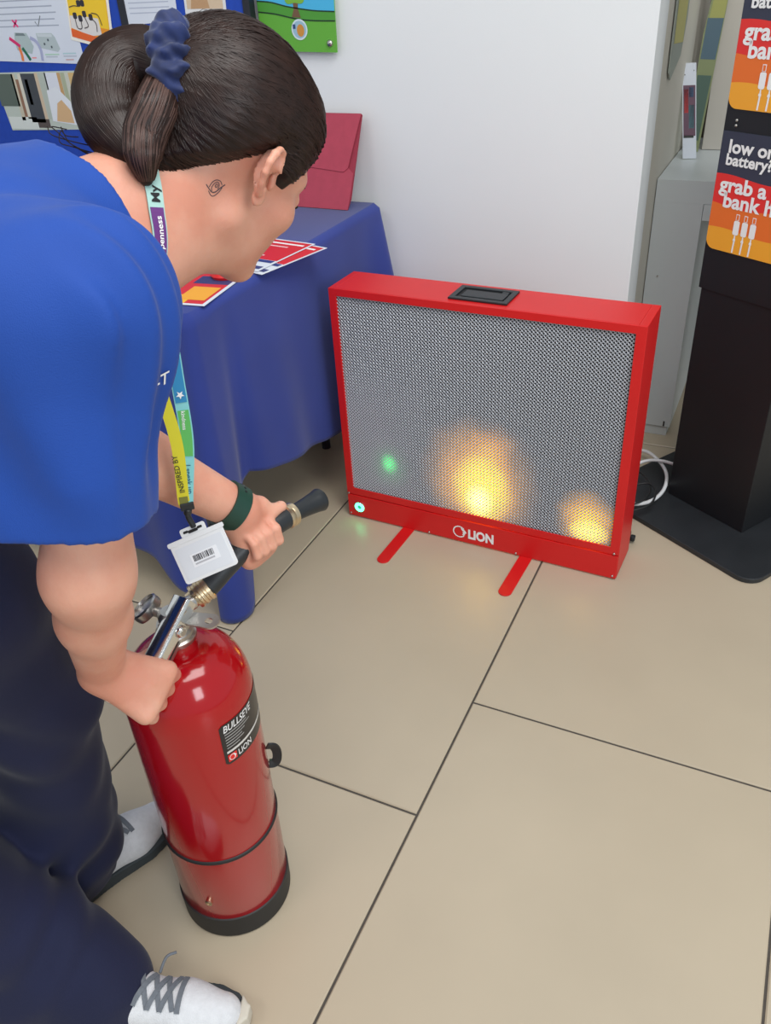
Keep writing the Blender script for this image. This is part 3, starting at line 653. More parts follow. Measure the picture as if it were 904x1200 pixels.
for pts in (((-1.965,1.222),(-1.948,1.225),(-1.932,1.223)),((-1.952,1.194),(-1.950,1.172),(-1.935,1.170),(-1.932,1.188)),((-1.916,1.196),(-1.910,1.175),(-1.925,1.170)),((-1.895,1.195),(-1.880,1.180),(-1.882,1.160)),((-1.89,1.206),(-1.868,1.20),(-1.860,1.175))):
    obj('print', *sweep(np.array([(x, BY-0.0042, z) for x, z in crom(pts, 5)]), None, flat_=(0.0022,0.0004), up=(0,1,0)), flat(60,46,50), t, smooth=False)
# corridor photograph
t, f = sheet('photo_card', 'photo card of a corridor with timber frames, lower left on the blue board', 'photo', [(-2.318,0.895),(-1.950,0.905),(-1.955,1.064),(-2.34,1.058)], flat(196,204,190))
for (x0_,z0_,x1_,z1_,c) in ((-2.335,0.965,-2.255,1.055,(92,104,92)),(-2.262,0.925,-2.247,1.055,(206,196,170)),(-2.247,0.935,-2.235,1.04,(150,110,84)),(-2.235,0.93,-2.222,1.055,(222,216,196)),(-2.222,0.92,-2.165,1.056,(66,70,74)),(-2.21,0.97,-2.198,1.04,(182,150,120)),(-2.165,0.93,-2.152,1.058,(212,190,160)),(-2.15,0.93,-2.12,1.058,(186,194,180)),(-2.125,0.985,-2.075,1.058,(226,228,234)),(-2.075,0.93,-2.062,1.058,(202,160,106)),(-2.06,0.95,-2.045,1.058,(176,182,150)),(-2.045,0.94,-2.03,1.058,(206,206,190)),(-2.03,0.96,-1.96,1.058,(214,180,120)),(-2.318,0.90,-2.20,0.935,(224,228,218)),(-2.20,0.905,-2.15,0.93,(90,78,74))):
    rect('print', x0_, z0_, x1_, z1_, c, f, t, 0.0003)
poly('print', [(-2.135,0.925),(-2.04,0.915),(-2.045,0.98),(-2.09,1.02),(-2.13,1.01)], f, flat(232,234,236), t, 0.0005)
poly('print', [(-2.118,0.925),(-2.05,0.920),(-2.052,0.955),(-2.08,0.985),(-2.10,0.975)], f, flat(220,180,132), t, 0.0006)
t, f = sheet('notice', 'plain white notice beside the black seam of the blue board', 'notice', [(-1.768,1.172),(-1.598,1.182),(-1.588,1.42),(-1.768,1.42)], M['paper'])
for k in range(4): rect('text_line', -1.755, 1.200+0.012*k, -1.62, 1.2025+0.012*k, (184,190,206), f, t, 0.0003)
t, f = sheet('photo_card', 'pale photo card to the right of the plain white notice', 'photo', [(-1.570,1.195),(-1.440,1.192),(-1.432,1.36),(-1.562,1.36)], flat(226,226,224))
poly('print', [(-1.562,1.206),(-1.448,1.204),(-1.442,1.35),(-1.556,1.35)], f, flat(214,190,160), t, 0.0003)
poly('print', [(-1.55,1.206),(-1.49,1.206),(-1.50,1.25),(-1.54,1.25)], f, flat(190,150,110), t, 0.0004)
# cartoon landscape poster on the wall
pw = 2.148
t = thing('poster', 'blue and green landscape poster with a tree, screwed to the white wall', 'poster', (-1.24,pw,1.2))
fp = frame((0,pw-0.012,0), (1,0,0), (0,1,0)); V, Fc = prism([(-1.362,1.103),(-1.140,1.097),(-1.134,1.42),(-1.362,1.42)], -0.004, 0.0, fp); MB().add(V, Fc).build('sheet', flat(96,170,56), t)
fp = frame((0,pw-0.016,0), (1,0,0), (0,1,0)); xl = lambda z: -1.140+(z-1.097)*0.0186
box('spacer', (-1.30,pw-0.0118,1.16), (-1.29,pw-0.0003,1.17), M['steel'], t)
def pp(nm, pts, col, d): poly(nm, pts, fp, flat(*col), t, d)
pp('print', [(-1.362,1.215),(-1.32,1.211),(-1.27,1.200),(-1.20,1.190),(-1.138,1.186),(-1.134,1.42),(-1.362,1.42)], (70,178,222), 0.0003)
pp('print', [(-1.362,1.190),(-1.31,1.184),(-1.25,1.172),(-1.20,1.168),(-1.138,1.166),(-1.138,1.188),(-1.20,1.192),(-1.27,1.202),(-1.32,1.213),(-1.362,1.217)], (74,150,52), 0.0004)
for pts in (((-1.362,1.216),(-1.32,1.212),(-1.27,1.201),(-1.20,1.191),(-1.138,1.187)),((-1.362,1.192),(-1.31,1.186),(-1.25,1.174),(-1.20,1.169),(-1.138,1.167))):
    obj('print', *sweep(np.array([(x, pw-0.0168, z) for x, z in crom(pts, 6)]), None, flat_=(0.0028,0.0004), up=(0,1,0)), flat(20,50,30), t, smooth=False)
pp('print', [(-1.262,1.178),(-1.236,1.176),(-1.242,1.196),(-1.240,1.212),(-1.256,1.212),(-1.254,1.196)], (112,84,60), 0.0010)
pp('print', [(-1.250+0.040*(1+0.10*math.cos(6*a))*math.cos(a), 1.236+0.030*(1+0.10*math.cos(6*a))*math.sin(a)) for a in np.linspace(0, 2*PI, 48, endpoint=False)], (120,176,60), 0.0012)
pp('print', [(-1.243+0.0235*math.cos(a), 1.150+0.0235*math.sin(a)) for a in np.linspace(0, 2*PI, 32, endpoint=False)], (206,222,228), 0.0011)
pp('print', [(-1.243+0.0195*math.cos(a), 1.150+0.0195*math.sin(a)) for a in np.linspace(0, 2*PI, 32, endpoint=False)], (150,186,206), 0.0012)
pp('print', [(-1.240+0.011*math.cos(a), 1.148+0.014*math.sin(a)) for a in np.linspace(0, 2*PI, 20, endpoint=False)], (202,140,60), 0.0013)
pp('print', [(-1.262,1.152),(-1.254,1.152),(-1.254,1.162),(-1.262,1.162)], (44,70,120), 0.0014)
for x, z in ((-1.158,1.118),):
    MB().add(*lathe([(0.0,0.006),(0.006,0.005),(0.0085,0.001),(0.0085,-0.001)], 20, rotframe((x,pw-0.0163,z), (0,-1,0)))).build('screw_cap', M['steel'], t, True, 50)

# ================================================================== things in the recess, right
lf = thing('display_card', 'tall pale grey board standing on the white counter behind leaflets', 'board', (-0.2,2.80,0.7615))
V, Fc = prism([(0,0),(0.30,0.0),(0.30,0.56),(0.14,0.60),(0.0,0.52)][0:0] or [(0,0),(0.32,0),(0.32,0.37),(0.0,0.49)], 0.0, 0.03, frame((-0.292,2.80,0.7622), nrm((1,-0.02,0)), (0,1,0))); MB().add(V, Fc).build('panel', flat(196,190,180), lf, bevel=0.001)
t = thing('leaflet', 'colourful narrow leaflet leaning on the counter beside the pale grey board', 'leaflet', (-0.31,2.66,0.7615))
flf = frame((-0.325,2.66,0.763), nrm((0.95,0.30,0)), nrm((-0.30,0.95,0.2)), nrm((-0.16,0.10,1)))
flf_ = flf; flf = lambda p: flf_((p[0]*0.6,p[1],p[2]))
V, Fc = prism([(0,0),(0.062,0),(0.062,0.245),(0,0.245)], 0, 0.001, flf); MB().add(V, Fc).build('sheet', M['paper'], t)
for (a,c,d,e,col) in ((0.004,0.06,0.058,0.19,(110,80,96)),(0.008,0.12,0.026,0.18,(200,70,72)),(0.028,0.08,0.052,0.14,(90,120,130)),(0.004,0.055,0.05,0.062,(60,62,60)),(0.03,0.16,0.05,0.185,(70,90,120)),(0.008,0.215,0.014,0.218,(130,130,130)),(0.05,0.225,0.054,0.228,(130,130,130))):
    poly('print', [(a,c),(d,c),(d,e),(a,e)], flf, flat(*col), t, 0.0006)
t = thing('leaflet', 'green and blue poster strip standing behind the narrow leaflet on the counter', 'leaflet', (-0.33,2.78,0.7615))
flg = frame((-0.340,2.775,0.763), nrm((1,-0.35,0)), nrm((0.35,1,0)), nrm((0.03,0.03,1)))
V, Fc = prism([(0,0),(0.045,0),(0.060,0.62),(0.03,0.62),(0.0,0.3)], 0, 0.001, flg); MB().add(V, Fc).build('sheet', flat(150,160,120), t)
poly('print', [(0.004,0.03),(0.040,0.03),(0.046,0.20),(0.004,0.20)], flg, flat(96,120,110), t, 0.0004)
poly('print', [(0.004,0.24),(0.048,0.24),(0.052,0.34),(0.006,0.34)], flg, flat(96,120,136), t, 0.0004)
poly('print', [(0.010,0.34),(0.052,0.34),(0.056,0.46),(0.02,0.46)], flg, flat(176,178,110), t, 0.0005)
t = thing('wall_leaflet', 'yellow and green sheet hung high on the recess side wall', 'leaflet', (WX+0.003,2.42,1.1))
fsd = frame((WX+0.001,2.36,1.02), (0,1,0), (-1,0,0))
V, Fc = prism([(0,0.0),(0.03,-0.02),(0.16,0.02),(0.20,0.10),(0.20,0.4),(0.0,0.4)], -0.003, 0.0, fsd); MB().add(V, Fc).build('sheet', flat(150,158,150), t)
poly('print', [(0.02,0.06),(0.17,0.05),(0.18,0.3),(0.02,0.3)], frame((WX+0.004,2.36,1.02), (0,1,0), (-1,0,0)), flat(186,180,110), t, 0.0006)
t = thing('paper_sheet', 'white tilted sheet with faint print lying above the pale grey board', 'paper', (-0.1,2.80,1.23))
ftl = frame((-0.20,2.78,1.335), nrm((1,-0.15,-0.42)), nrm((0.1,1,0)), nrm((0.42,0,1)))
V, Fc = prism([(0,0),(0.36,0),(0.36,0.16),(0,0.16)], 0, 0.006, ftl); MB().add(V, Fc).build('sheet', flat(214,208,198), t)
for k in range(3): poly('text_line', [(0.10,0.03+0.03*k),(0.17,0.03+0.03*k),(0.17,0.034+0.03*k),(0.10,0.034+0.03*k)], ftl, flat(140,136,130), t, 0.0005)
# ================================================================== FIRE EXTINGUISHER
EX, EY = -0.639, 0.606; ER = 0.0880
fe = frame((EX,EY,0), (1,0,0), (0,1,0))
ex = thing('fire_extinguisher', 'glossy red training extinguisher with black base, held upright by the woman', 'fire extinguisher', (EX,EY,0))
prof = [(0.0,0.03),(ER-0.002,0.03),(ER,0.035),(ER,0.472)]
for a in np.linspace(0, 90, 16)[1:]:
    ca, sa = math.cos(math.radians(a)), math.sin(math.radians(a)); prof.append((0.026+(ER-0.026)*ca**0.9 if a < 90 else 0.026, 0.472+0.086*sa))
prof += [(0.0245,0.566),(0.024,0.572),(0.0,0.572)]
MB().add(*lathe(prof, 96, fe)).build('cylinder', M['red_gloss'], ex, True, 50)
MB().add(*lathe([(0.0,0.0005),(ER-0.004,0.0005),(ER+0.0015,0.003),(ER+0.0022,0.045),(ER+0.0022,0.049),(ER-0.0005,0.0505)], 96, fe)).build('base_boot', M['black_rubber'], ex, True, 35)
MB().add(*lathe_ring([(ER-0.001,0.196),(ER+0.0012,0.197),(ER+0.0026,0.2005),(ER+0.0012,0.204),(ER-0.001,0.205)], 96, fe)).build('rubber_band', M['black_rubber'], ex, True)
nk = MB().add(*lathe([(0.0265,0.573),(0.0275,0.575),(0.0275,0.580),(0.0245,0.582),(0.0245,0.588),(0.021,0.592),(0.021,0.600),(0.0,0.600)], 40, fe)).build('neck_collar', M['steel'], ex, True, 35)
a = math.radians(-78); d = np.array((math.cos(a), math.sin(a), 0)); fs = rotframe((EX+ER*d[0],EY+ER*d[1],0.094), d)
sc_ = MB().add(*lathe([(0.0058,-0.002),(0.0058,0.002),(0.0045,0.0028),(0.0022,0.0026),(0.0018,0.001),(0,0.001)], 20, fs)).build('drain_screw', M['brass'], ex, True, 40)
# label wrapped on the cylinder
def cyl(a, z, r): t_ = math.radians(a); return (EX+r*math.cos(t_), EY+r*math.sin(t_), z)
LZ0, LZ1, LA0, LA1 = 0.400, 0.476, -29, 46
V = []; Fc = []; nA = 24
for j in range(2):
    for i in range(nA+1):
        aa = LA0+(LA1-LA0)*i/nA; ins = 0.004 if i in (0, nA) else 0; V.append(cyl(aa, (LZ0+ins) if j == 0 else (LZ1-ins), ER+0.0006))
for i in range(nA): Fc.append((i, i+1, nA+2+i, nA+1+i))
lb = obj('label', V, Fc, flat(34,32,34,0.3), ex)
wl = lambda a0, z0_: (lambda p: cyl(a0+math.degrees(p[0]/ER), z0_+p[2], ER+0.0006-p[1]))
def band(a0, a1, z0_, z1_, m, nm='print', d=0.0004, sag=0.0):
    V = []; k = 12
    for i in range(k+1):
        aa = a0+(a1-a0)*i/k; s_ = sag*math.sin(PI*i/k); V += [cyl(aa, z0_+s_, ER+0.0006+d), cyl(aa, z1_+s_, ER+0.0006+d)]
    return obj(nm, V, [(2*i,2*i+2,2*i+3,2*i+1) for i in range(k)], m, lb)
text('lettering', 'BULLSEYE', 0.0175, wl(LA0+3, 0.4610), M['white'], lb, bold=0.01, shear=0.2, sx=0.72, depth=0.0004)
for k in range(6): band(LA0+4, LA0+4+(26,30,22,18,20,14)[k], 0.4560-0.0052*k, 0.4577-0.0052*k, flat(170,170,168))
band(LA0+3, LA1-6, 0.4210, 0.4252, flat(214,212,208), sag=-0.0)
band(LA0+3, LA0+12, 0.4045, 0.4180, flat(226,40,36), d=0.0004)
lion_emblem(wl(LA0+7.5, 0.4112), 0.0052, M['white'], lb)
text('lettering', 'LION', 0.0150, wl(LA0+13.5, 0.4060), M['white'], lb, bold=0.01, sx=0.78, depth=0.0005)
# black hose clip at the far right side
ac = 42; dc = np.array((math.cos(math.radians(ac)), math.sin(math.radians(ac)), 0)); tc_ = np.array((-dc[1], dc[0], 0)); base = np.array((EX,EY,0.302))+dc*(ER+0.001)
loop = [base-(0,0,0.020), base+dc*0.008-(0,0,0.021), base+dc*0.013-(0,0,0.012), base+dc*0.014+(0,0,0.004), base+dc*0.010+(0,0,0.016), base+dc*0.001+(0,0,0.020)]
obj('hose_clip', *sweep(crom(loop, 6), None, flat_=(0.014,0.003), up=tuple(dc)), M['black_plastic'], ex, True, 40)
TLT = math.radians(0.8)
def tilt_inv(p):
    x, y, z = p[0]-EX, p[1], p[2]-0.0013; return np.array((EX+x*math.cos(TLT)-z*math.sin(TLT), y, x*math.sin(TLT)+z*math.cos(TLT)))
# valve body, lever, fixed handle, outlet, pin
vb = MB().add(*lathe([(0.0,0.598),(0.016,0.598),(0.017,0.602),(0.017,0.614),(0.012,0.620),(0.0,0.621)], 32, fe)).add(*sweep([(EX,EY,0.612),(EX+0.010,EY+0.034,0.611)], [0.0105,0.0105], 20)).build('valve_body', M['steel'], ex, True, 40)
LT = np.array((-0.620,0.622,0.634)); LE = np.array((-0.626,0.493,0.556)); LTw, LEw = LT, LE; LT, LE = tilt_inv(LT), tilt_inv(LE); la = nrm(LE-LT); side = nrm(np.cross(la, (0,0,1))); upn = nrm(np.cross(side, la))
if upn[2] < 0: upn = -upn
def channel(o, L, w0, w1, h, t, n=16):
    V = []; 
    for k in range(n+1):
        s_ = k/n; c = o+la*L*s_; w = w0+(w1-w0)*s_
        pr_o = [(-w, -h), (-w, -0.002)]+[(-w*math.cos(q), -0.002+0.35*w*math.sin(q)*1.2) for q in np.linspace(0.3, PI-0.3, 7)]+[(w, -0.002), (w, -h)]
        pr_i = [(w-t, -h)]+[(-(w-t)*math.cos(q)*-1*-1 if False else (w-t)*math.cos(q), -0.002-t+0.35*w*math.sin(q)*1.2) for q in np.linspace(0.3, PI-0.3, 7)]+[(-w+t, -h)]
        P_ = pr_o+pr_i; V += [c+side*a+upn*b_ for a, b_ in P_]
    m = len(pr_o)+len(pr_i); Fc = [(k*m+j, k*m+(j+1) % m, (k+1)*m+(j+1) % m, (k+1)*m+j) for k in range(n) for j in range(m)]
    Fc += [tuple(range(m-1, -1, -1)), tuple(n*m+j for j in range(m))]
    return V, Fc
MB().add(*channel(LT, 0.142, 0.0135, 0.0120, 0.017, 0.0016)).build('squeeze_lever', M['chrome'], ex, True, 35)
lo_ = LT-upn*0.027+la*0.02
fh = sweep([lo_+la*s_*0.115 for s_ in np.linspace(0,1,12)], None, flat_=(0.021,0.006), up=tuple(upn)); obj('carry_handle', *fh, M['steel'], ex, True, 40)
ps = LT+la*0.040-upn*0.012; pv = MB().add(*sweep([ps-side*0.019, ps+side*0.019], 0.0045, 14)).build('pivot_bolt', M['steel'], ex, True, 40)
for sg in (-1, 1): MB().add(*lathe([(0.0085,0.0),(0.0085,0.002),(0.0065,0.0045),(0.0,0.005)], 20, rotframe(ps+side*sg*0.0135, side*sg))).build('bolt_head', M['chrome'], pv, True, 40)
# lug with a hole at the right of the valve
lg = np.array((-0.600,0.618,0.606)); P_ = []
lu = nrm((0.96,0.20,-0.02)); lv = nrm((-0.20,0.96,0.10)); lw = nrm(np.cross(lu, lv)); fl_ = frame(lg, lu, lw, lv)
pts = [(0.022*math.cos(q)*0.55+0.012, 0.0125*math.sin(q)) for q in np.linspace(-PI/2, PI/2, 12)]; outer = [(-0.026,-0.010)]+pts+[(-0.026,0.010)]
hole = [(0.010+0.0052*math.cos(q), 0.0048*math.sin(q)) for q in np.linspace(0, 2*PI, 20, endpoint=False)]
def plate_hole(outer, hole, t):
    # bridge by angular sampling
    cx, cz = 0.010, 0.0; N_ = 48; Vo = []; Vh = []; oc = np.array(outer)
    for k in range(N_):
        q = 2*PI*k/N_; d_ = np.array((math.cos(q), math.sin(q))); best = 9
        for i in range(len(oc)):
            a_, b_ = oc[i]-(cx,cz), oc[(i+1) % len(oc)]-(cx,cz); e = b_-a_; den = d_[0]*e[1]-d_[1]*e[0]
            if abs(den) < 1e-12: continue
            tt = (a_[0]*e[1]-a_[1]*e[0])/den; ss = (a_[0]*d_[1]-a_[1]*d_[0])/den
            if tt > 0 and -1e-6 <= ss <= 1+1e-6: best = min(best, tt)
        Vo.append((cx+d_[0]*best, cz+d_[1]*best)); Vh.append((cx+d_[0]*0.0050, cz+d_[1]*0.0050))
    V = []
    for y in (-t/2, t/2): V += [fl_((a_,y,c_)) for a_, c_ in Vo]+[fl_((a_,y,c_)) for a_, c_ in Vh]
    Fc = []
    for k in range(N_):
        j = (k+1) % N_; Fc += [(k,j,N_+j,N_+k),(2*N_+j,2*N_+k,3*N_+k,3*N_+j),(k,2*N_+k,2*N_+j,j),(N_+j,3*N_+j,3*N_+k,N_+k)]
    return V, Fc
MB().add(*plate_hole(outer, hole, 0.0028)).build('anchor_lug', M['steel'], ex, False, bevel=0)
# gauge ring at the left of the valve and safety pin ring by the grip
gz = rotframe((-0.690,0.622,0.588), (-0.55,-0.25,0.8)); g = MB().add(*lathe([(0.0,0.0),(0.0205,0.0),(0.0215,0.004),(0.0215,0.012),(0.0190,0.014),(0.0185,0.010),(0.0,0.009)], 32, gz)).build('pressure_gauge', M['steel'], ex, True, 35)
MB().add(*sweep([(-0.648,0.610,0.606),(-0.690,0.622,0.590)], 0.007, 14)).build('gauge_stem', M['steel'], g, True, 40)
rc_ = np.array((-0.700,0.532,0.508)); ru = nrm((0.6,0.35,0.4)); rv = nrm((-0.2,-0.2,1)); rv = nrm(rv-ru*np.dot(rv,ru))
obj('pin_ring', *sweep([rc_+0.0125*(ru*math.cos(q)+rv*math.sin(q)) for q in np.linspace(0, 2*PI, 28, endpoint=False)], 0.0014, 8, closed=True), M['chrome'], ex, True)
MB().add(*sweep([rc_+ru*0.0125, rc_+ru*0.05+rv*0.028], 0.0012, 8)).build('pin_cord', M['steel'], ex, True, 40)
# hose with fitting and nozzle
HP = np.array([(-0.628,0.639,0.613),(-0.622,0.652,0.612),(-0.611,0.668,0.622),(-0.598,0.690,0.639),(-0.584,0.716,0.655),(-0.570,0.744,0.665),(-0.560,0.772,0.668),(-0.553,0.796,0.667)])
HC = crom(np.array([tilt_inv(p) for p in HP]), 8)
hs = obj('hose', *sweep(HC[9:], 0.0155, 20), M['hose'], ex, True, 50)
fd = nrm(HC[14]-HC[6]); ff_ = rotframe(HC[6], fd)
fit = MB().add(*lathe([(0.0,-0.008),(0.012,-0.008),(0.0125,0.0),(0.0172,0.0),(0.0180,0.004),(0.0165,0.005),(0.0165,0.008),(0.0180,0.009),(0.0180,0.013),(0.0165,0.014),(0.0165,0.017),(0.0180,0.018),(0.0180,0.023),(0.0160,0.024)], 28, ff_)).build('hose_fitting', M['brass'], ex, True, 30)
nd = nrm((0.25,0.95,-0.10)); fn = rotframe(HC[-1], nd)
fer = MB().add(*lathe_ring([(0.0150,-0.012),(0.0172,-0.010),(0.0170,-0.006),(0.0165,-0.005),(0.0170,-0.003),(0.0170,0.002),(0.0150,0.003)], 28, fn)).build('ferrule', M['brass'], ex, True, 30)
MB().add(*lathe([(0.0,-0.001),(0.0118,0.0),(0.0122,0.012),(0.0135,0.03),(0.0155,0.048),(0.0172,0.056),(0.0165,0.058),(0.0150,0.054),(0.010,0.030),(0.0,0.028)], 32, fn)).build('nozzle', M['black_plastic'], ex, True, 40)

ex.rotation_euler = (0, TLT, 0); ex.location = (EX, EY, 0.0013)
# ================================================================== THE WOMAN
from mathutils.bvhtree import BVHTree
pe = thing('person', 'woman in blue tunic and navy trousers bending over the red extinguisher, dark hair tied back', 'person', (-0.80,0.42,0))
V3 = lambda *a: np.array(a, float)
# head frame
ya, pa, ra = math.radians(72), math.radians(38), math.radians(10)
HF = V3(math.cos(ya)*math.cos(pa), math.sin(ya)*math.cos(pa), -math.sin(pa)); HR0 = V3(math.sin(ya), -math.cos(ya), 0); HU0 = np.cross(HR0, HF)
HR = HR0*math.cos(ra)-HU0*math.sin(ra); HU = HR0*math.sin(ra)+HU0*math.cos(ra)
HC_ = V3(-0.594,0.829,1.122); HM = np.stack([HR, HF, HU], 1)
def hp(x, y, z): return HC_+HR*x+HF*y+HU*z
def hl(P): return (P-HC_)@HM
def rotx(a): c, s = math.cos(a), math.sin(a); return np.array([[1,0,0],[0,c,-s],[0,s,c]])
def roty(a): c, s = math.cos(a), math.sin(a); return np.array([[c,0,s],[0,1,0],[-s,0,c]])
def rotz(a): c, s = math.cos(a), math.sin(a); return np.array([[c,-s,0],[s,c,0],[0,0,1]])
RS, RE, RW = V3(-0.540,0.515,1.065), V3(-0.569,0.454,0.809), V3(-0.650,0.495,0.613)
LS, LE_, LW = V3(-0.83,0.66,1.06), V3(-0.705,0.605,0.88), V3(-0.591,0.730,0.708)
NB = V3(-0.680,0.635,1.085)                                       # base of the neck
skull = [ell(hp(0,-0.012,0.045), (0.074,0.094,0.081), HM, 0.02), ell(hp(0,0.042,-0.028), (0.056,0.054,0.086), HM, 0.03)]
nape = [cone(hp(0,-0.030,-0.035), NB, 0.053, 0.062, 0.03), cone(hp(0,0.015,-0.070), NB+V3(0.045,0.02,-0.045), 0.036, 0.050, 0.05)]
head = skull+nape+[
    cone(hp(0.048,-0.002,-0.055), hp(0.012,0.074,-0.098), 0.018, 0.014, 0.02), cone(hp(-0.048,-0.002,-0.055), hp(-0.012,0.074,-0.098), 0.018, 0.014, 0.02),
    ell(hp(0,0.076,-0.097), (0.020,0.018,0.016), HM, 0.015),
    ell(hp(0.040,0.060,-0.022), (0.022,0.022,0.020), HM, 0.018), ell(hp(-0.040,0.060,-0.022), (0.022,0.022,0.020), HM, 0.018),
    cone(hp(0.012,0.082,0.020), hp(0.040,0.068,0.022), 0.010, 0.010, 0.014), cone(hp(-0.012,0.082,0.020), hp(-0.040,0.068,0.022), 0.010, 0.010, 0.014),
    ell(hp(0.031,0.098,0.002), (0.017,0.014,0.011), HM, 0.012, 's'), ell(hp(-0.031,0.098,0.002), (0.017,0.014,0.011), HM, 0.012, 's'),
    ell(hp(0.031,0.0775,0.001), (0.0125,0.0118,0.0118), HM, 0.003), ell(hp(-0.031,0.0775,0.001), (0.0125,0.0118,0.0118), HM, 0.003),
    cone(hp(0,0.090,0.012), hp(0,0.110,-0.026), 0.0065, 0.0095, 0.010), ell(hp(0.011,0.100,-0.031), (0.008,0.010,0.007), HM, 0.006), ell(hp(-0.011,0.100,-0.031), (0.008,0.010,0.007), HM, 0.006),
    ell(hp(0.006,0.105,-0.038), (0.003,0.004,0.005), HM, 0.002, 's'), ell(hp(-0.006,0.105,-0.038), (0.003,0.004,0.005), HM, 0.002, 's'),
    ell(hp(0,0.090,-0.055), (0.021,0.009,0.006), HM, 0.006), ell(hp(0,0.089,-0.065), (0.018,0.009,0.007), HM, 0.006), ell(hp(0,0.100,-0.0595), (0.022,0.006,0.0015), HM, 0.003, 's')]
def ear(sg):
    def q(x, y, z): return hp(sg*x, y, z)
    def ox(y): return 0.076+0.024*(0.012-y)/0.032
    H_ = [(0.010,0.004),(0.013,0.016),(0.010,0.028),(0.002,0.035),(-0.008,0.035),(-0.017,0.028),(-0.021,0.016),(-0.020,0.003),(-0.014,-0.010),(-0.006,-0.021)]
    H_ = [(y*0.9, z*0.86) for y, z in H_]; pts = [q(ox(y), y-0.004, z) for y, z in H_]; out = []
    Re = HM@rotz(sg*math.radians(-36 if sg > 0 else -36))
    out += [ell(q(0.084,-0.008,0.008), (0.0040,0.0145,0.025), Re, 0.004)]
    out += chain(pts, [0.0035,0.0042,0.0044,0.0046,0.0046,0.0046,0.0044,0.0042,0.0040,0.0042], 0.0025)
    out += [ell(q(0.083,-0.003,-0.022), (0.0045,0.0075,0.010), Re, 0.005)]
    out += [ell(q(0.091,-0.004,0.001), (0.0065,0.008,0.012), Re, 0.003, 's'), ell(q(0.094,-0.008,0.020), (0.0050,0.0075,0.010), Re, 0.003, 's')]
    out += chain([q(0.090,-0.014,0.020), q(0.089,-0.014,0.006), q(0.086,-0.009,-0.008)], [0.003,0.003,0.003], 0.003)
    out += [ell(q(0.078,0.008,-0.003), (0.005,0.004,0.007), HM, 0.004)]
    return out
def arm(S_, E_, W_, r=(0.052,0.045,0.0390,0.0370,0.027)):
    m = (S_+E_)/2; f_ = E_+(W_-E_)*0.40
    return [cone(S_, m, r[0], r[1], 0.02), cone(m, E_, r[1], r[2], 0.04), cone(E_, f_, r[2], r[3], 0.035), cone(f_, W_, r[3], r[4], 0.02)]
def hand(W_, P0, A, H, N, R, offs, phis, fr, thumb, kr=0.0115, along=0.0):
    """fingers wrap a rod through P0 along A; H = over the knuckles, N = palm normal into the rod"""
    out = []; A = nrm(A); H = nrm(H-A*np.dot(H, A)); Nn = np.cross(H, A); N = Nn if np.dot(Nn, N) > 0 else -Nn
    for i, o in enumerate(offs):
        c = P0+A*o; rr = R+fr[i]*0.9
        pts = [c+rr*(1.12 if j == 0 else 1.0)*(H*math.cos(p)-N*math.sin(p))+A*along*j for j, p in enumerate(np.radians(phis[i]))]
        out += [cone(W_+A*o*0.35, pts[0], 0.0165, kr+0.0015, 0.014)]
        rs = [fr[i]*1.18, fr[i]*1.08, fr[i]*1.0, fr[i]*0.86]
        out += chain(pts, rs, 0.002)
    out += [cone(W_+(P0-W_)*0.15, P0-N*(R+0.014)+A*offs[1]*0.6, 0.022, 0.017, 0.015)]
    tp, tr = thumb; out += chain(tp, tr, 0.006)
    return out
# right hand: fist round the grip under the lever
gA = nrm(LTw-LEw); gP = V3(-0.625,0.529,0.554); vw = nrm(gP-V3(0,0,1.31))
gH = nrm(V3(0.88,0.42,-0.16)); gN = vw
rh = hand(RW, gP, gA, gH, gN, 0.0155, (0.030,0.011,-0.009,-0.028), [(48,-25,-100,-165)]*4, (0.0088,0.0092,0.0088,0.0078),
          ([RW+gA*0.012, gP+gA*0.030-gH*0.026+gN*0.004, gP+gA*0.044-gH*0.014+gN*0.022, gP+gA*0.046+gH*0.004+gN*0.030], [0.019,0.014,0.011,0.0092]))
# left hand: palm under the hose, thumb along its top
hA = nrm(V3(0.21,0.97,0.06)); hP0 = V3(-0.5740,0.738,0.6615); hH = nrm(V3(0.80,-0.25,-0.55)); hN = V3(0.3,0.1,0.9)
lh = hand(LW, hP0, hA, hH, hN, 0.0158, (0.019,0.005,-0.009,-0.022), [(62,-8,-62,-98),(60,-10,-66,-104),(58,-12,-68,-106),(56,-12,-66,-100)], (0.0070,0.0073,0.0070,0.0060),
          ([LW+hA*0.008, LW+hA*0.030+hH*0.010-V3(0,0,0.006), hP0+hA*0.028+V3(0.002,0,0.0245), hP0+hA*0.047+V3(0.004,0,0.0220)], [0.0185,0.0145,0.0100,0.0082]))
bodyp = head+ear(1)+ear(-1)+[cone(RS, LS, 0.062, 0.062, 0.03), ell(V3(-0.70,0.56,1.0), (0.15,0.12,0.10), rotz(math.radians(-25)), 0.04)]
bodyp += arm(RS, RE, RW)+rh+arm(LS, LE_, LW)+lh
V, Fq = nets(bodyp, (-0.93,0.40,0.48), (-0.43,0.93,1.30), 0.0026, relax=1)
body = obj('body', V, Fq, M['skin'], pe)
bvh = BVHTree.FromPolygons([tuple(v) for v in V], [tuple(map(int, f)) for f in Fq])
def snap(p, off=0.0006):
    loc, n_, i_, d_ = bvh.find_nearest(Vector(p)); return np.array(loc)+np.array(n_)*off
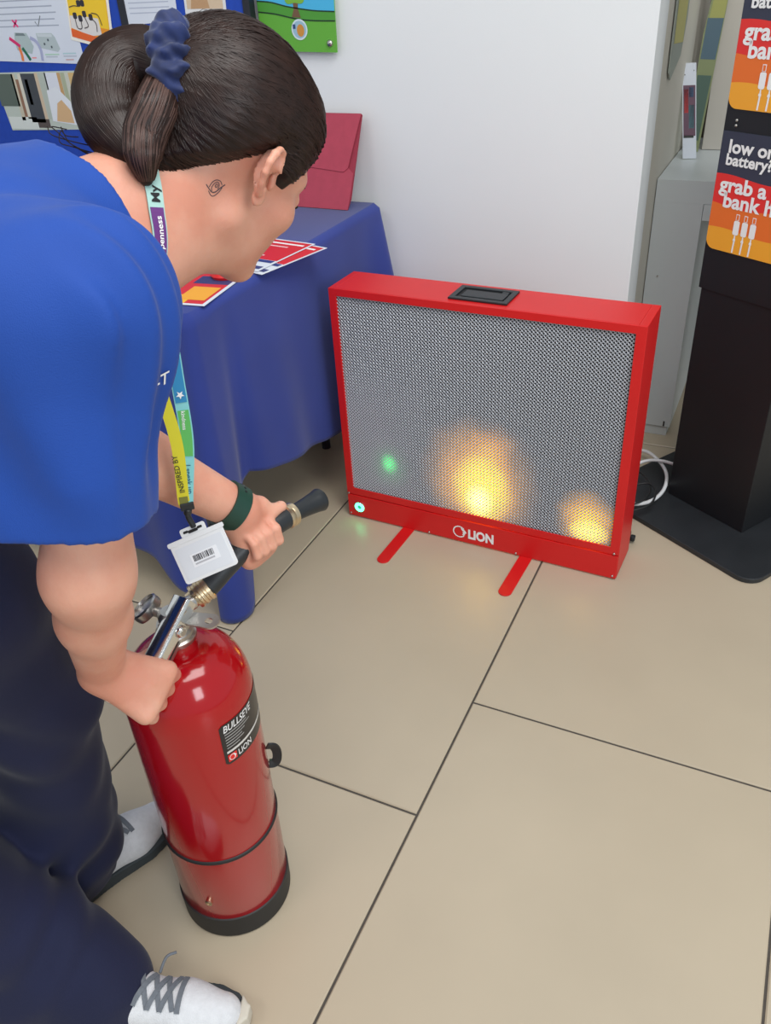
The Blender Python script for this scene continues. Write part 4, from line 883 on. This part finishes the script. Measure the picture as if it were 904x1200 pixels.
# face details
for sg, nm in ((1,'eyelashes'),(-1,'eyelashes')):
    pts = [snap(hp(sg*x, 0.092, z), 0.0008) for x, z in ((0.019,-0.004),(0.025,-0.0075),(0.032,-0.0085),(0.039,-0.006),(0.043,-0.003))]
    obj('eyelashes', *sweep(crom(pts, 4), 0.0011, 6), M['dark'], body)
    pts = [snap(hp(sg*x, 0.095, z), 0.0006) for x, z in ((0.014,0.022),(0.022,0.026),(0.032,0.028),(0.041,0.025),(0.048,0.019))]
    obj('eyebrow', *sweep(crom(pts, 4), [0.0012]*4+[0.0024]*9+[0.0012]*4, 6), M['hair'], body)
lipp = [ell(hp(0,0.0925,-0.0545), (0.019,0.0078,0.0045), HM, 0.002), ell(hp(0,0.0915,-0.0655), (0.0165,0.0080,0.0055), HM, 0.002), ell(hp(0,0.101,-0.0598), (0.021,0.005,0.0012), HM, 0.002, 's')]
V, Fq = nets(lipp, hp(0,0.09,-0.06)-0.035, hp(0,0.09,-0.06)+0.035, 0.0015); obj('lips', V, Fq, M['lip'], body)
# tattoo behind the ear: thin ink lines laid on the skin (eye-like swirl over a crescent)
tc0 = snap(V3(-0.540,0.747,1.110)); 
iu = nrm(rgt); iv = nrm(upv)
def ink(pts, r=0.00045): obj('tattoo_line', *sweep(crom([snap(tc0+np.array(iu)*x+np.array(iv)*y, 0.0002) for x, y in pts], 5), r, 5), M['ink'], body)
ink([(-0.014,0.004),(-0.009,-0.001),(-0.004,-0.005),(0.002,-0.006),(0.008,-0.003),(0.015,-0.001)], 0.0006)
ink([(-0.009,0.001),(-0.005,0.006),(0.001,0.008),(0.007,0.005),(0.010,0.000)])
ink([(-0.004,-0.004),(-0.005,0.000),(-0.002,0.004),(0.003,0.005),(0.006,0.001),(0.005,-0.003)])
ink([(-0.010,-0.003),(-0.004,-0.009),(0.001,-0.010),(0.007,-0.007),(0.011,-0.003)])
ink([(0.000,0.001),(0.002,0.003),(0.004,0.001),(0.002,-0.001),(0.000,0.001)])
# ------------------------------------------------------------------ hair
def hline(y): return np.interp(y, [-0.12,-0.10,-0.07,-0.04,-0.016,-0.006,0.004,0.014,0.026,0.040,0.052,0.066,0.078,0.10], [-0.055,-0.055,-0.035,-0.008,0.018,0.032,0.036,0.020,-0.004,-0.004,0.020,0.052,0.074,0.080])
hskull = [ell(hp(0,-0.012,0.045), (0.074,0.094,0.076), HM, 0.02), cone(hp(0,-0.030,-0.035), NB, 0.053, 0.060, 0.03), ell(hp(0,0.042,-0.028), (0.056,0.054,0.086), HM, 0.02)]
def hair_post(P, d):
    q = hl(P); e = q[..., 2]-hline(q[..., 1])
    front = np.clip((q[..., 1]-0.03)/0.05, 0, 1)
    t = np.clip(e*0.55, -0.012, 0.0125)+0.006*np.clip((-q[..., 1]+0.01)/0.08, 0, 1)*np.clip(e/0.05, 0, 1)
    az = np.arctan2(q[..., 0], q[..., 2]-0.02)
    g = 0.0007*np.sin(az*60+q[..., 1]*60)+0.0005*np.sin(az*27+1.3)
    return np.maximum(d-t-g, 0.0006-(d+0.0))if False else d-t-g*(e > 0.01)
V, Fq = nets(hskull, HC_-V3(0.15,0.15,0.16), HC_+V3(0.15,0.15,0.17), 0.0026, post=hair_post)
keep = (hl(V)[:, 2]-hline(hl(V)[:, 1])) > -0.006
Fq = Fq[keep[Fq].all(1)]; used = np.unique(Fq); mp_ = np.full(len(V), -1); mp_[used] = np.arange(len(used)); V = V[used]; Fq = mp_[Fq]
hair = obj('hair', V, Fq, M['hair'], pe)
SC = V3(-0.599,0.778,1.216); SA = nrm(V3(-0.88,-0.42,0.06))           # scrunchie centre and tail direction
B1 = [SC-SA*0.002, V3(-0.640,0.778,1.228), V3(-0.662,0.760,1.219), V3(-0.664,0.738,1.198), V3(-0.651,0.722,1.173), V3(-0.625,0.712,1.151), V3(-0.605,0.707,1.131)]
R1 = [0.022,0.030,0.034,0.035,0.031,0.021,0.006]
B2 = [V3(-0.605,0.755,1.208), V3(-0.597,0.725,1.190), V3(-0.602,0.709,1.170), V3(-0.598,0.694,1.152), V3(-0.597,0.691,1.130)]
R2 = [0.017,0.020,0.020,0.017,0.007]
bunp = chain(crom(B1, 3), np.interp(np.linspace(0,1,19), np.linspace(0,1,7), R1), 0.004)+chain(crom(B2, 3), np.interp(np.linspace(0,1,13), np.linspace(0,1,5), R2), 0.004)
def bun_post(P, d): return d+0.0010
V, Fq = nets(bunp, (-0.74,0.65,1.10), (-0.55,0.87,1.29), 0.003, post=bun_post)
bun = obj('ponytail', V, Fq, M['hair'], hair)
# strands over the cap
def ribbons(C, w, m, name, parent, lift):
    """C: (n, k, 3) centre lines, lift: outward dirs"""
    n, k, _ = C.shape; T = np.gradient(C, axis=1); T /= np.linalg.norm(T, axis=2)[..., None]+1e-9
    Bv = np.cross(T, lift); Bv /= np.linalg.norm(Bv, axis=2)[..., None]+1e-9
    w = np.asarray(w).reshape(-1, 1, 1)*np.concatenate([[0.35], np.ones(k-2), [0.35]])[None, :, None]
    Vt = np.stack([C-Bv*w, C+lift*w*0.9, C+Bv*w], 2).reshape(-1, 3)
    idx = np.arange(n*k).reshape(n, k); a = idx[:, :-1].ravel()*3; b_ = idx[:, 1:].ravel()*3
    Fs = np.vstack([np.stack([a, b_, b_+1, a+1], 1), np.stack([a+1, b_+1, b_+2, a+2], 1)])
    return stuff(obj(name, Vt, Fs, m, parent))
ns = 2600; k = 16
tie = hl(SC-SA*0.012); cen = np.array((0,-0.012,0.03)); dt = nrm(tie-cen)
st = []
while len(st) < ns:
    side_ = RNG.choice([-1, 1], p=[0.2, 0.8]); y = RNG.uniform(-0.105, 0.088); z = hline(y)+(RNG.uniform(-0.009, 0.010) if RNG.uniform() < 0.35 else RNG.uniform(0.0, 0.075))
    x = 0.08*side_*math.sqrt(max(0, 1-((y+0.012)/0.108)**2-((z-0.045)/0.13)**2)) if abs(z-0.045) < 0.125 else 0
    v = np.array((x, y, z))-cen
    if np.linalg.norm(v) > 0.02: st.append(nrm(v))
st = np.array(st); tt = np.linspace(0, 1, k); dtj = dt+RNG.normal(0, 0.07, (ns, 3)); dtj /= np.linalg.norm(dtj, axis=1)[:, None]
om = np.arccos(np.clip((st*dtj).sum(1), -1, 1)); so = np.sin(om)+1e-6
D_ = (np.sin((1-tt)[None]*om[:, None])/so[:, None])[..., None]*st[:, None]+(np.sin(tt[None]*om[:, None])/so[:, None])[..., None]*dtj[:, None]
sagv = np.zeros_like(D_); sagv[..., 2] = -0.22*np.sin(PI*tt)[None]*np.sin(om)[:, None]**2; D_ = D_+sagv*(np.abs(D_[..., :1]) > 0.02); D_ /= np.linalg.norm(D_, axis=2)[..., None]
Dw = D_.reshape(-1, 3)@HM.T; surf = radial(hskull, hp(*cen), Dw, 0.2, hair_post).reshape(ns, k, 3)
surf = surf+Dw.reshape(ns, k, 3)*RNG.uniform(0.0000, 0.0016, (ns, 1, 1))
okm = ((hl(surf)[..., 2]-hline(hl(surf)[..., 1])) > -0.012).all(1)
ribbons(surf[okm], RNG.uniform(0.0004, 0.0010, okm.sum()), M['hair_s'], 'hair_strands', hair, Dw.reshape(ns, k, 3)[okm])
def tail_strands(Bp, Rp, n, m, name, jit=0.10, wid=(0.0006,0.0013), rng=(0,1), dist=1.0):
    Cn = crom(Bp, 6); Rn = np.interp(np.linspace(0, 1, len(Cn)), np.linspace(0, 1, len(Rp)), Rp); k = len(Cn)
    T = np.gradient(Cn, axis=0); T /= np.linalg.norm(T, axis=1)[:, None]; N = np.zeros_like(Cn); a = nrm(np.cross(T[0], (0.3,0.2,1)))
    for i in range(k): a = a-T[i]*np.dot(a, T[i]); a /= np.linalg.norm(a); N[i] = a
    Bn = np.cross(T, N); ph = RNG.uniform(0, 2*PI, n)[:, None]+np.linspace(0, 1, k)[None]*RNG.normal(0, 0.35, n)[:, None]
    dirn = np.cos(ph)[..., None]*N[None]+np.sin(ph)[..., None]*Bn[None]
    C = Cn[None]+dirn*(Rn[None, :, None]*(1.0+RNG.uniform(0.0, 0.05, (n, 1, 1)))*dist+0.0002)
    return ribbons(C, RNG.uniform(*wid, n), m, name, bun, dirn)
tail_strands(B1, R1, 1100, M['hair_s'], 'ponytail_strands'); tail_strands(B2, R2, 300, M['hair_s'], 'ponytail_strands')
tail_strands(B2, [r*1.02 for r in R2], 110, M['hair_l'], 'lighter_strands')
# loose wisps at the collar
WS = np.array([(-0.672,0.712,1.150),(-0.694,0.702,1.160),(-0.708,0.698,1.170),(-0.712,0.702,1.178),(-0.703,0.705,1.174),(-0.690,0.706,1.166)])
for q in range(4):
    sgm = WS[:int(4+q % 3)]+RNG.normal(0, 0.0025, (int(4+q % 3), 3))+V3(0.003*q-0.004,0.001*q,-0.002*q)
    obj('stray_hair', *sweep(crom(sgm, 5), 0.0006, 5), M['hair'], hair)
# scrunchie: ruffled velvet torus
e1 = nrm(np.cross(SA, (0,0,1))); e2 = np.cross(SA, e1)
def scr_prim():
    c0 = SC+SA*0.004
    def fn(P):
        q = P-c0; a = q@SA; x = q@e1; y = q@e2; r = np.sqrt(x*x+y*y); th = np.arctan2(y, x)
        R_ = 0.033+0.003*np.sin(th*3+0.5); tr = 0.0170+0.0022*np.sin(th*11+a*170+1.5*np.sin(th*3+1))+0.0012*np.sin(th*23-a*260)+0.0015*np.sin(th*6+a*90+0.8*np.sin(th*2))+0.0020*np.sin(th*15+a*40+2)
        return (np.sqrt((r-R_)**2+(a*0.85)**2)-tr)*0.7
    return Prim(fn, c0, 0.06, 0)
V, Fq = nets([scr_prim()], SC-0.07, SC+0.07, 0.0022); obj('scrunchie', V, Fq, M['scrunch'], pe)['label'] = 'ruffled blue velvet scrunchie'
# ------------------------------------------------------------------ tunic
PV = V3(-0.935,0.33,0.86)                                          # pelvis
tun = [cone(RS+V3(-0.006,-0.004,0.004), LS, 0.080, 0.088, 0.04), ell(V3(-0.705,0.545,0.995), (0.160,0.135,0.105), rotz(math.radians(-25)), 0.05),
       cone(V3(-0.690,0.575,1.085), V3(-0.80,0.51,1.085), 0.084, 0.105, 0.05), cone(V3(-0.80,0.51,1.085), V3(-0.93,0.28,0.98), 0.108, 0.12, 0.05), cone(NB-V3(0.03,0.03,0.01), NB+nrm(hp(0,-0.02,-0.03)-NB)*0.085, 0.092, 0.085, 0.03),
       cone(V3(-0.72,0.50,0.985), V3(-0.85,0.34,0.93), 0.130, 0.135, 0.05), cone(V3(-0.85,0.34,0.93), PV+V3(0.0,0,0.01), 0.135, 0.15, 0.05),
       cone(RS+V3(-0.012,-0.012,0), V3(-0.575,0.445,0.80), 0.084, 0.070, 0.03), cone(RS+V3(-0.06,-0.03,0), V3(-0.650,0.425,0.80), 0.085, 0.070, 0.03),
       cone(LS, LS+(LE_-LS)*0.75, 0.085, 0.082, 0.03)]
sl_n = nrm(V3(-0.10,-0.16,-1.0)); sl_c = V3(-0.56,0.445,0.886)
def tun_post(P, d):
    # hem plane of the right sleeve, only near the sleeve and away from the body
    x, y, z = P[..., 0], P[..., 1], P[..., 2]
    w = np.clip((x+0.80)/0.06, 0, 1)
    hem = (P-sl_c)@sl_n
    d = np.maximum(d, hem*w-0.06*(1-w))
    # neck opening
    nk_ = np.linalg.norm(np.cross(P-NB, nrm(hp(0,-0.02,-0.03)-NB)), axis=-1)
    t = (P-NB)@nrm(hp(0,-0.02,-0.03)-NB)
    d = np.maximum(d, np.minimum(t-0.040-0.012*np.sin(P[..., 0]*30), 0.112-nk_))
    d = np.maximum(d, -np.maximum(nk_-(0.0645+0.22*np.clip(t, 0, 0.06)), -t+0.008))
    # cloth folds
    f = 0.0030*np.sin(x*46+y*30+z*9+1.5*np.sin(z*11+x*7))+0.0018*np.sin(x*85-y*60+z*24+2*np.sin(y*14))
    fr_ = np.clip((x*0.9+y*0.5+0.235)/0.05, 0, 1)                    # front edge: long folds down the chest side
    f = f+0.0035*fr_*np.sin((x*0.35-y)*170+z*16)
    f = f*np.clip((z-0.86)/0.08, 0.35, 1)
    f = f*np.clip((nk_-0.085)/0.05, 0, 1)
    return d+f
def hollow(P, d, cut):
    return d
sleeve_in = [cone(V3(-0.540,0.475,0.96), V3(-0.572,0.448,0.80), 0.055, 0.052, 0.01), cone(V3(-0.60,0.45,0.96), V3(-0.640,0.425,0.80), 0.050, 0.048, 0.01)]
def tun_post2(P, d):
    e = sdf_eval(sleeve_in, P); d2 = tun_post(P, d); h = (P-sl_c)@sl_n
    m = np.maximum(e, -(h+0.014)); return np.maximum(d2, -m)
V, Fq = nets(tun, (-1.14,0.12,0.66), (-0.42,0.80,1.24), 0.0032, post=tun_post2, relax=1)
tn = obj('tunic', V, Fq, M['scrub'], pe)
bt_ = BVHTree.FromPolygons([tuple(v) for v in V], [tuple(map(int, f)) for f in Fq])
tl, tn_, _i, _d = bt_.ray_cast(Vector((0,0,1.31)), (V3(-0.545,0.589,0.960)-V3(0,0,1.31)).tolist())
if tl is not None:
    tn_ = np.array(tn_); tu = nrm(np.cross(V3(0,0,1), tn_)); tw = nrm(np.cross(tn_, tu)); text('printed_letter', '-T', 0.018, frame(np.array(tl)+tn_*0.0015-tu*0.008, tu, -tn_, tw), M['white'], tn, bold=0.01)
#  line + small print on the chest
# ------------------------------------------------------------------ trousers
HR_, HL_ = V3(-0.935,0.27,0.80), V3(-0.880,0.425,0.80)
KR_, AR_ = V3(-0.955,0.27,0.44), V3(-0.765,0.375,0.07)
KL_, AL_ = V3(-0.835,0.51,0.47), V3(-0.905,0.505,0.07)
tro = [cone(HR_, HL_, 0.12, 0.12, 0.06), cone(HR_, KR_, 0.105, 0.085, 0.04), cone(KR_, V3(-0.815,0.355,0.12), 0.082, 0.084, 0.04), cone(V3(-0.815,0.355,0.12), V3(-0.708,0.360,0.048), 0.080, 0.077, 0.03), cone(V3(-0.87,0.295,0.08), V3(-0.765,0.330,0.045), 0.085, 0.070, 0.03),
       cone(HL_, V3(-0.822,0.462,0.70), 0.10, 0.096, 0.04), cone(V3(-0.822,0.462,0.70), KL_, 0.096, 0.088, 0.04), cone(PV-V3(0,0,0.02), V3(-0.885,0.40,0.86), 0.12, 0.09, 0.04), cone(KL_, AL_, 0.080, 0.090, 0.04)]
def tro_post(P, d):
    x, y, z = P[..., 0], P[..., 1], P[..., 2]
    f = 0.004*np.sin(x*38+y*24+z*16+2*np.sin(z*13+x*8))+0.0025*np.sin(z*48+x*40+2.5*np.sin(y*17))*np.clip((0.6-z)/0.3, 0.3, 1)
    f = f+0.004*np.sin(z*75+3*np.sin(x*20+y*16))*np.exp(-((z-0.14)/0.09)**2)
    d = d+f; hemz = np.where(y-(-0.35*(x+0.80)+0.45) > 0, 0.040, 0.012)
    d = np.maximum(d, hemz-z)
    inr = np.minimum(np.hypot(x-AR_[0]-0.02, y-AR_[1])+0.5, np.hypot(x-AL_[0], y-AL_[1])-0.070)
    return np.maximum(d, -np.maximum(inr, z-0.10))
V, Fq = nets(tro, (-1.20,0.0,0.0), (-0.64,0.68,0.96), 0.0045, post=tro_post, relax=2)
obj('trousers', V, Fq, M['navy'], pe)
# ------------------------------------------------------------------ shoes
def shoe(heel, toe, name_label):
    ax = nrm(toe-heel); ax[2] = 0; ax = nrm(ax); sd = nrm(np.cross(ax, (0,0,1))); L = np.linalg.norm((toe-heel)[:2]); G = frame(heel*V3(1,1,0), sd, ax)
    g = lambda x, y, z: np.array(G((x, y*L, z)))
    up_ = [cone(g(0,0.14,0.052), g(0,0.36,0.055), 0.033, 0.036, 0.02), cone(g(0,0.36,0.050), g(0.004,0.68,0.030), 0.038, 0.036, 0.02),
           cone(g(0.004,0.68,0.034), g(0.004,0.86,0.028), 0.040, 0.030, 0.02), cone(g(0,0.19,0.05), g(0,0.26,0.075), 0.034, 0.036, 0.02)]
    def f2(P):
        q = P-np.array(G((0,0,0))); return q@sd, q@ax, q[..., 2]
    def out2(P):
        x, y, z = f2(P); a = np.clip(y/L, 0, 1)
        w = np.interp(a, [0,0.05,0.15,0.35,0.5,0.7,0.82,0.93,1.0], [0.012,0.026,0.033,0.033,0.037,0.047,0.044,0.030,0.008])
        return np.maximum(np.abs(x-0.003*np.sin(a*3))-w, np.maximum(-y, y-L))
    so_ = Prim(lambda P: 0*P[..., 0]+1, g(0,0.5,0.02), 0.2, 0)
    def sp(P, d):
        x, y, z = f2(P); a = y/L; top = np.interp(a, [0,0.2,0.5,0.8,1], [0.032,0.030,0.024,0.020,0.024]); bot = 0.001+0.010*np.clip((a-0.82)/0.18, 0, 1)**2
        return np.maximum(out2(P)*0.8, np.maximum(z-top, bot-z))-0.0005
    def upst(P, d):
        x, y, z = f2(P); a = y/L; top = np.interp(a, [0,0.2,0.5,0.8,1], [0.030,0.028,0.022,0.018,0.022])
        d = d+0.0006*np.sin(y*260)*np.clip((0.45-a)*4, 0, 1); cav = np.hypot(x, y-0.20*L)-0.031
        return np.maximum(d, top-z)
    lo_ = np.minimum(heel, toe)-0.08; hi_ = np.maximum(heel, toe)+0.08; lo_[2] = -0.004; hi_[2] = 0.15
    V, Fq = nets(up_, lo_, hi_, 0.0024, post=upst); sh = obj('shoe', V, Fq, M['shoe'], pe)
    bb = BVHTree.FromPolygons([tuple(v) for v in V], [tuple(map(int, f)) for f in Fq])
    big = [ell(g(0,0.5,0.02), (0.2,0.2,0.2), None, 0)]
    V, Fq = nets(big, lo_, hi_, 0.0024, post=lambda P, d: sp(P, d)); obj('sole', V, Fq, M['sole'], sh)
    # toe bumper
    def tb_(P, d):
        x, y, z = f2(P); return np.maximum(np.maximum(out2(P)*0.8-0.0022, 0.955-y/L), np.maximum(z-0.036, 0.010-z))
    V, Fq = nets(big, lo_, hi_, 0.0024, post=tb_); obj('toe_guard', V, Fq, M['sole_l'], sh)
    def sn(p):
        loc, n_, i_, d_ = bb.ray_cast(Vector((p[0],p[1],0.3)), Vector((0,0,-1)))
        if loc is None: loc, n_, i_, d_ = bb.find_nearest(Vector(p))
        n_ = n_ if n_[2] > 0 else -n_; return np.array(loc)+np.array(n_)*0.0022, np.array(n_)
    rows = [0.36,0.43,0.50,0.57,0.64]
    for k in range(len(rows)-1):
        for s0 in (-1, 1):
            pts = []; nn = []
            for t in np.linspace(0, 1, 9):
                x = s0*(0.024-0.048*t)*(1-0.0*k); y = rows[k]+(rows[k+1]-rows[k])*t; q, n_ = sn(g(x, y, 0.14)); pts.append(q+n_*(0.0012 if s0 > 0 else 0)); nn.append(n_)
            obj('lace', *sweep(pts, None, flat_=(0.0072,0.0014), up=np.array(nn)), M['lace'], sh, True, 40)
    q0, n0 = sn(g(0, 0.62, 0.14)); pts = []; nn = []
    for t in np.linspace(-1, 1, 9): q, n_ = sn(g(0.026*t, 0.665, 0.14)); pts.append(q); nn.append(n_)
    obj('lace', *sweep(pts, None, flat_=(0.0075,0.0014), up=np.array(nn)), M['lace'], sh, True, 40)
    if name_label:
        q0, n0 = sn(g(-0.030, 0.50, 0.14)); P_ = [q0, q0-sd*0.010+n0*0.006, q0-sd*0.022+n0*0.004+ax*0.004, q0-sd*0.034-n0*0.002+ax*0.016]
        obj('lace', *sweep(crom(P_, 5), 0.0022, 7), M['lace'], sh, True)
    return sh
shoe(V3(-0.757,0.335,0), V3(-0.500,0.428,0), 'bow')
shoe(V3(-0.905,0.420,0), V3(-0.832,0.682,0), '')
for a_, h_ in ((AL_, 0.0),):
    obj('sock', *sweep([(a_[0],a_[1],0.070),(a_[0],a_[1],0.19)], 0.034, 20), M['sock'], pe, True)
# ------------------------------------------------------------------ wrist strap (left wrist)
wd = nrm(LW-LE_); wc = LW-wd*0.012; wf = rotframe(wc, wd, (0.2,0.1,1))
def strap_ring(r, w, t, k=48):
    V = []; 
    for dz_, rr in ((-w/2, r), (-w/2, r+t), (w/2, r+t), (w/2, r)):
        V += [wf((rr*math.cos(2*PI*j/k)*1.0, rr*math.sin(2*PI*j/k)*1.0, dz_)) for j in range(k)]
    return V, [(i*k+j, i*k+(j+1) % k, ((i+1) % 4)*k+(j+1) % k, ((i+1) % 4)*k+j) for i in range(4) for j in range(k)]
wb = thing('wristband', 'dark green silicone strap on the outstretched wrist near the hose nozzle', 'wristband', tuple(wc))
MB().add(*strap_ring(0.0292,0.023,0.0028)).build('strap', M['green_rubber'], wb, True, 35)
for k in range(9):
    a = math.radians(-100+14*k); MB().add(*lathe([(0.0018,0.0),(0.0018,0.0004),(0,0.0004)], 10, rotframe(wf((0.0321*math.cos(a),0.0321*math.sin(a),0.0)), np.array(wf((math.cos(a),math.sin(a),0)))-wc))).build('strap_hole' if k != 6 else 'strap_pin', M['dark'] if k != 6 else M['chrome'], wb, False)
MB().add(*boxv((-0.012,-0.012,0), (0.012,0.012,0.008), rotframe(wf((-0.030,0.0,0)), np.array(wf((-1,0,0)))-wc, wd))).build('tracker_body', M['black_plastic'], wb, bevel=0.003)
# ------------------------------------------------------------------ lanyard and badge
clip = V3(-0.580,0.626,0.783); lan = thing('lanyard', 'turquoise and yellow lanyard round the neck, hanging down beside the tunic', 'lanyard', tuple(clip))
n1 = [(-0.650,0.745,1.150),(-0.633,0.732,1.147),(-0.608,0.705,1.125),(-0.590,0.688,1.105),(-0.578,0.678,1.083),(-0.570,0.668,1.062),(-0.565,0.660,1.040)]
def lan_strip(P_, w, m, name, ups=None, n=8):
    C = crom(P_, n); return obj(name, *sweep(C, None, flat_=(w,0.0012), up=ups if ups is not None else (1,0,0)), m, lan, False)
nk_pts = []; nk_n = []
for p_ in crom(n1, 6):
    loc, n_, i_, d_ = bvh.find_nearest(Vector(p_)); nk_pts.append(np.array(loc)+np.array(n_)*0.0022); nk_n.append(np.array(n_))
ns_ = obj('neck_strap', *sweep(nk_pts, None, flat_=(0.0175,0.0012), up=np.array(nk_n)), flat(168,206,198), lan, False)
CV = nrm(V3(0.62,-0.70,0.30))                                      # way the hanging strap faces
TS, YS = V3(-0.581,0.660,0.985), V3(-0.600,0.644,0.985)
C1 = crom([TS, V3(-0.580,0.655,0.93), V3(-0.576,0.645,0.86), clip+V3(0.001,0.002,0.012), clip], 8); C2 = crom([YS, V3(-0.594,0.640,0.93), V3(-0.583,0.635,0.86), clip+V3(-0.002,-0.001,0.012), clip-V3(0.001,0.001,0)], 8)
ts = obj('turquoise_strap', *sweep(C1, None, flat_=(0.0150,0.0010), up=tuple(CV)), flat(132,204,206), lan, False)
ys = obj('yellow_strap', *sweep(C2, None, flat_=(0.0135,0.0010), up=tuple(CV)), flat(216,206,40), lan, False)
def on_strap(C, s, size, m, par, pos, off=0.0014, flip=1):
    T_ = nrm(C[-1]-C[0]); Wv = nrm(np.cross(CV, T_)); Nn = nrm(np.cross(T_, Wv)); Nn = Nn if np.dot(Nn, CV) > 0 else -Nn
    c_ = C[0]+(C[-1]-C[0])*pos; i = int(pos*(len(C)-1)); c_ = C[i]
    return text('lettering', s, size, frame(c_+Nn*off-Wv*size*0.34*flip, -T_*-flip, -Nn, Wv*flip), m, par, bold=0.01, depth=0)
def patch(C, p0, p1, w, col, par, off=0.0011):
    i0, i1 = int(p0*(len(C)-1)), int(p1*(len(C)-1)); obj('print', *sweep(C[i0:i1+1]+CV*off*0.9, None, flat_=(w,0.0004), up=tuple(CV)), flat(*col), par, False)
patch(C1, 0.10, 0.36, 0.0125, (40,134,184), ts); patch(C1, 0.39, 0.58, 0.0120, (92,182,90), ts)
T1 = nrm(C1[16]-C1[0]); W1 = nrm(np.cross(CV, T1)); c_ = C1[10]+CV*0.0022; N1 = nrm(np.cross(T1, W1)); star = []
for q in range(10): rr = 0.0050 if q % 2 == 0 else 0.0021; star.append((rr*math.cos(q*PI/5), rr*math.sin(q*PI/5)))
obj('star_print', [c_+T1*a+W1*b_ for a, b_ in star], [tuple(range(10))], M['white'], ts, smooth=False)
on_strap(C1, 'I speak up', 0.0090, flat(30,90,120), ts, 0.60, 0.0022); on_strap(C1, 'together', 0.0060, M['white'], ts, 0.12, 0.0022); on_strap(C1, 'kindness', 0.0065, M['white'], ts, 0.40, 0.0022)
on_strap(C2, 'INSPIRED BY', 0.0085, flat(50,50,30), ys, 0.72, 0.0020, -1)
patch(C2, 0.76, 0.88, 0.010, (120,120,50), ys)
# printed words on the neck strap
i0 = 13; Cn = np.array(nk_pts); Nn = np.array(nk_n)
Cn2 = Cn[::-1]; Nn2 = Nn[::-1]
def neck_text(s, size, p, m, d=0.0012, par=ns_):
    i = int((1-p)*(len(Cn2)-1)); T_ = nrm(Cn2[min(i+5, len(Cn2)-1)]-Cn2[i]); N_ = Nn2[i]; W_ = nrm(np.cross(N_, T_))
    def wf_(q):
        tt_ = i+q[0]/np.linalg.norm(Cn2[i+1]-Cn2[i]); j = int(np.clip(math.floor(tt_), 0, len(Cn2)-2)); fr__ = tt_-j
        c__ = Cn2[j]*(1-fr__)+Cn2[j+1]*fr__; T__ = nrm(Cn2[j+1]-Cn2[j]); W__ = nrm(np.cross(Nn2[j], T__)); return tuple(c__+Nn2[j]*(d-q[1])-0*W__+W__*(q[2]-size*0.35)*1)
    return text('lettering', s, size, wf_, m, par, bold=0.02, depth=0.0)
i1, i2 = int(0.50*(len(Cn)-1)), int(0.93*(len(Cn)-1))
obj('print', *sweep(Cn[i1:i2+1]+Nn[i1:i2+1]*0.0010, None, flat_=(0.0145,0.0004), up=Nn[i1:i2+1]), flat(104,50,124), ns_, False)
neck_text('My', 0.0130, 0.47, M['dark']); neck_text('openness', 0.0090, 0.80, M['white'], 0.0018)
# clip
kc = MB().add(*sweep([clip+V3(0,0,0.004), clip-V3(0,0,0.006)], None, flat_=(0.016,0.006), up=tuple(CV))).build('strap_clip', M['black_plastic'], lan, bevel=0.001)
MB().add(*sweep(crom([clip-V3(0,0,0.005), clip-V3(0.001,0.001,0.016), clip-V3(-0.003,0,0.030)], 5), [0.005]*4+[0.0035]*7, 10)).build('swivel_hook', M['black_plastic'], lan, True)
bd_o = clip+V3(0.001,-0.002,-0.030)
bu = nrm(V3(0.80,0.60,0.30)); bn = nrm(V3(0.50,-0.66,0.50)); bn = nrm(bn-bu*np.dot(bn, bu)); bw = nrm(np.cross(bn, bu)); bw = bw if bw[2] > 0 else -bw
fbd = frame(bd_o, bu, -bn, bw)
bg = thing('badge_holder', 'white plastic badge holder with a barcode, dangling from the lanyard', 'badge', tuple(bd_o))
def sl(a0, c0, a1, c1, r, y0, y1): return prism(rrect(a0, c0, a1, c1, r, 4), y0, y1, fbd)
V, Fc = sl(-0.034,-0.062,0.034,-0.009,0.004,0.0,0.003); hb = MB().add(V, Fc).build('holder', M['white_plastic'], bg, bevel=0.0006)
V, Fc = sl(-0.016,-0.0095,0.016,0.002,0.003,0.0005,0.0025); MB().add(V, Fc).build('slot_tab', M['white_plastic'], bg, bevel=0.0004)
V, Fc = sl(-0.036,-0.014,0.036,-0.008,0.002,-0.0008,0.0035); MB().add(V, Fc).build('rim', M['white_plastic'], bg, bevel=0.0004)
for a in (-0.009, 0.009): V, Fc = sl(a-0.003,-0.0045,a+0.003,-0.0015,0.001,0.0000,0.0004); MB().add(V, Fc).build('slot', M['dark'], bg)
V, Fc = sl(-0.006,-0.006,0.006,-0.0025,0.001,-0.0004,0.0004); MB().add(V, Fc).build('slot', M['dark'], bg)
V, Fc = sl(-0.030,-0.058,0.030,-0.018,0.002,-0.0006,0.0); cd = MB().add(V, Fc).build('card', flat(216,220,226), bg)
V, Fc = sl(-0.016,-0.046,0.018,-0.030,0.0005,-0.0009,-0.0006); MB().add(V, Fc).build('print', flat(232,234,238), cd)
x = -0.013; 
while x < 0.013:
    w = random.choice([0.0006,0.0011,0.0016]); V, Fc = prism([(x,-0.0395),(x+w,-0.0395),(x+w,-0.032),(x,-0.032)], -0.0012, -0.0009, fbd); MB().add(V, Fc).build('barcode_bar', flat(50,50,56), cd); x += w+random.choice([0.0006,0.0012])
V, Fc = prism([(-0.013,-0.0435),(0.012,-0.0435),(0.012,-0.0415),(-0.013,-0.0415)], -0.0012, -0.0009, fbd); MB().add(V, Fc).build('print', flat(180,180,186), cd)
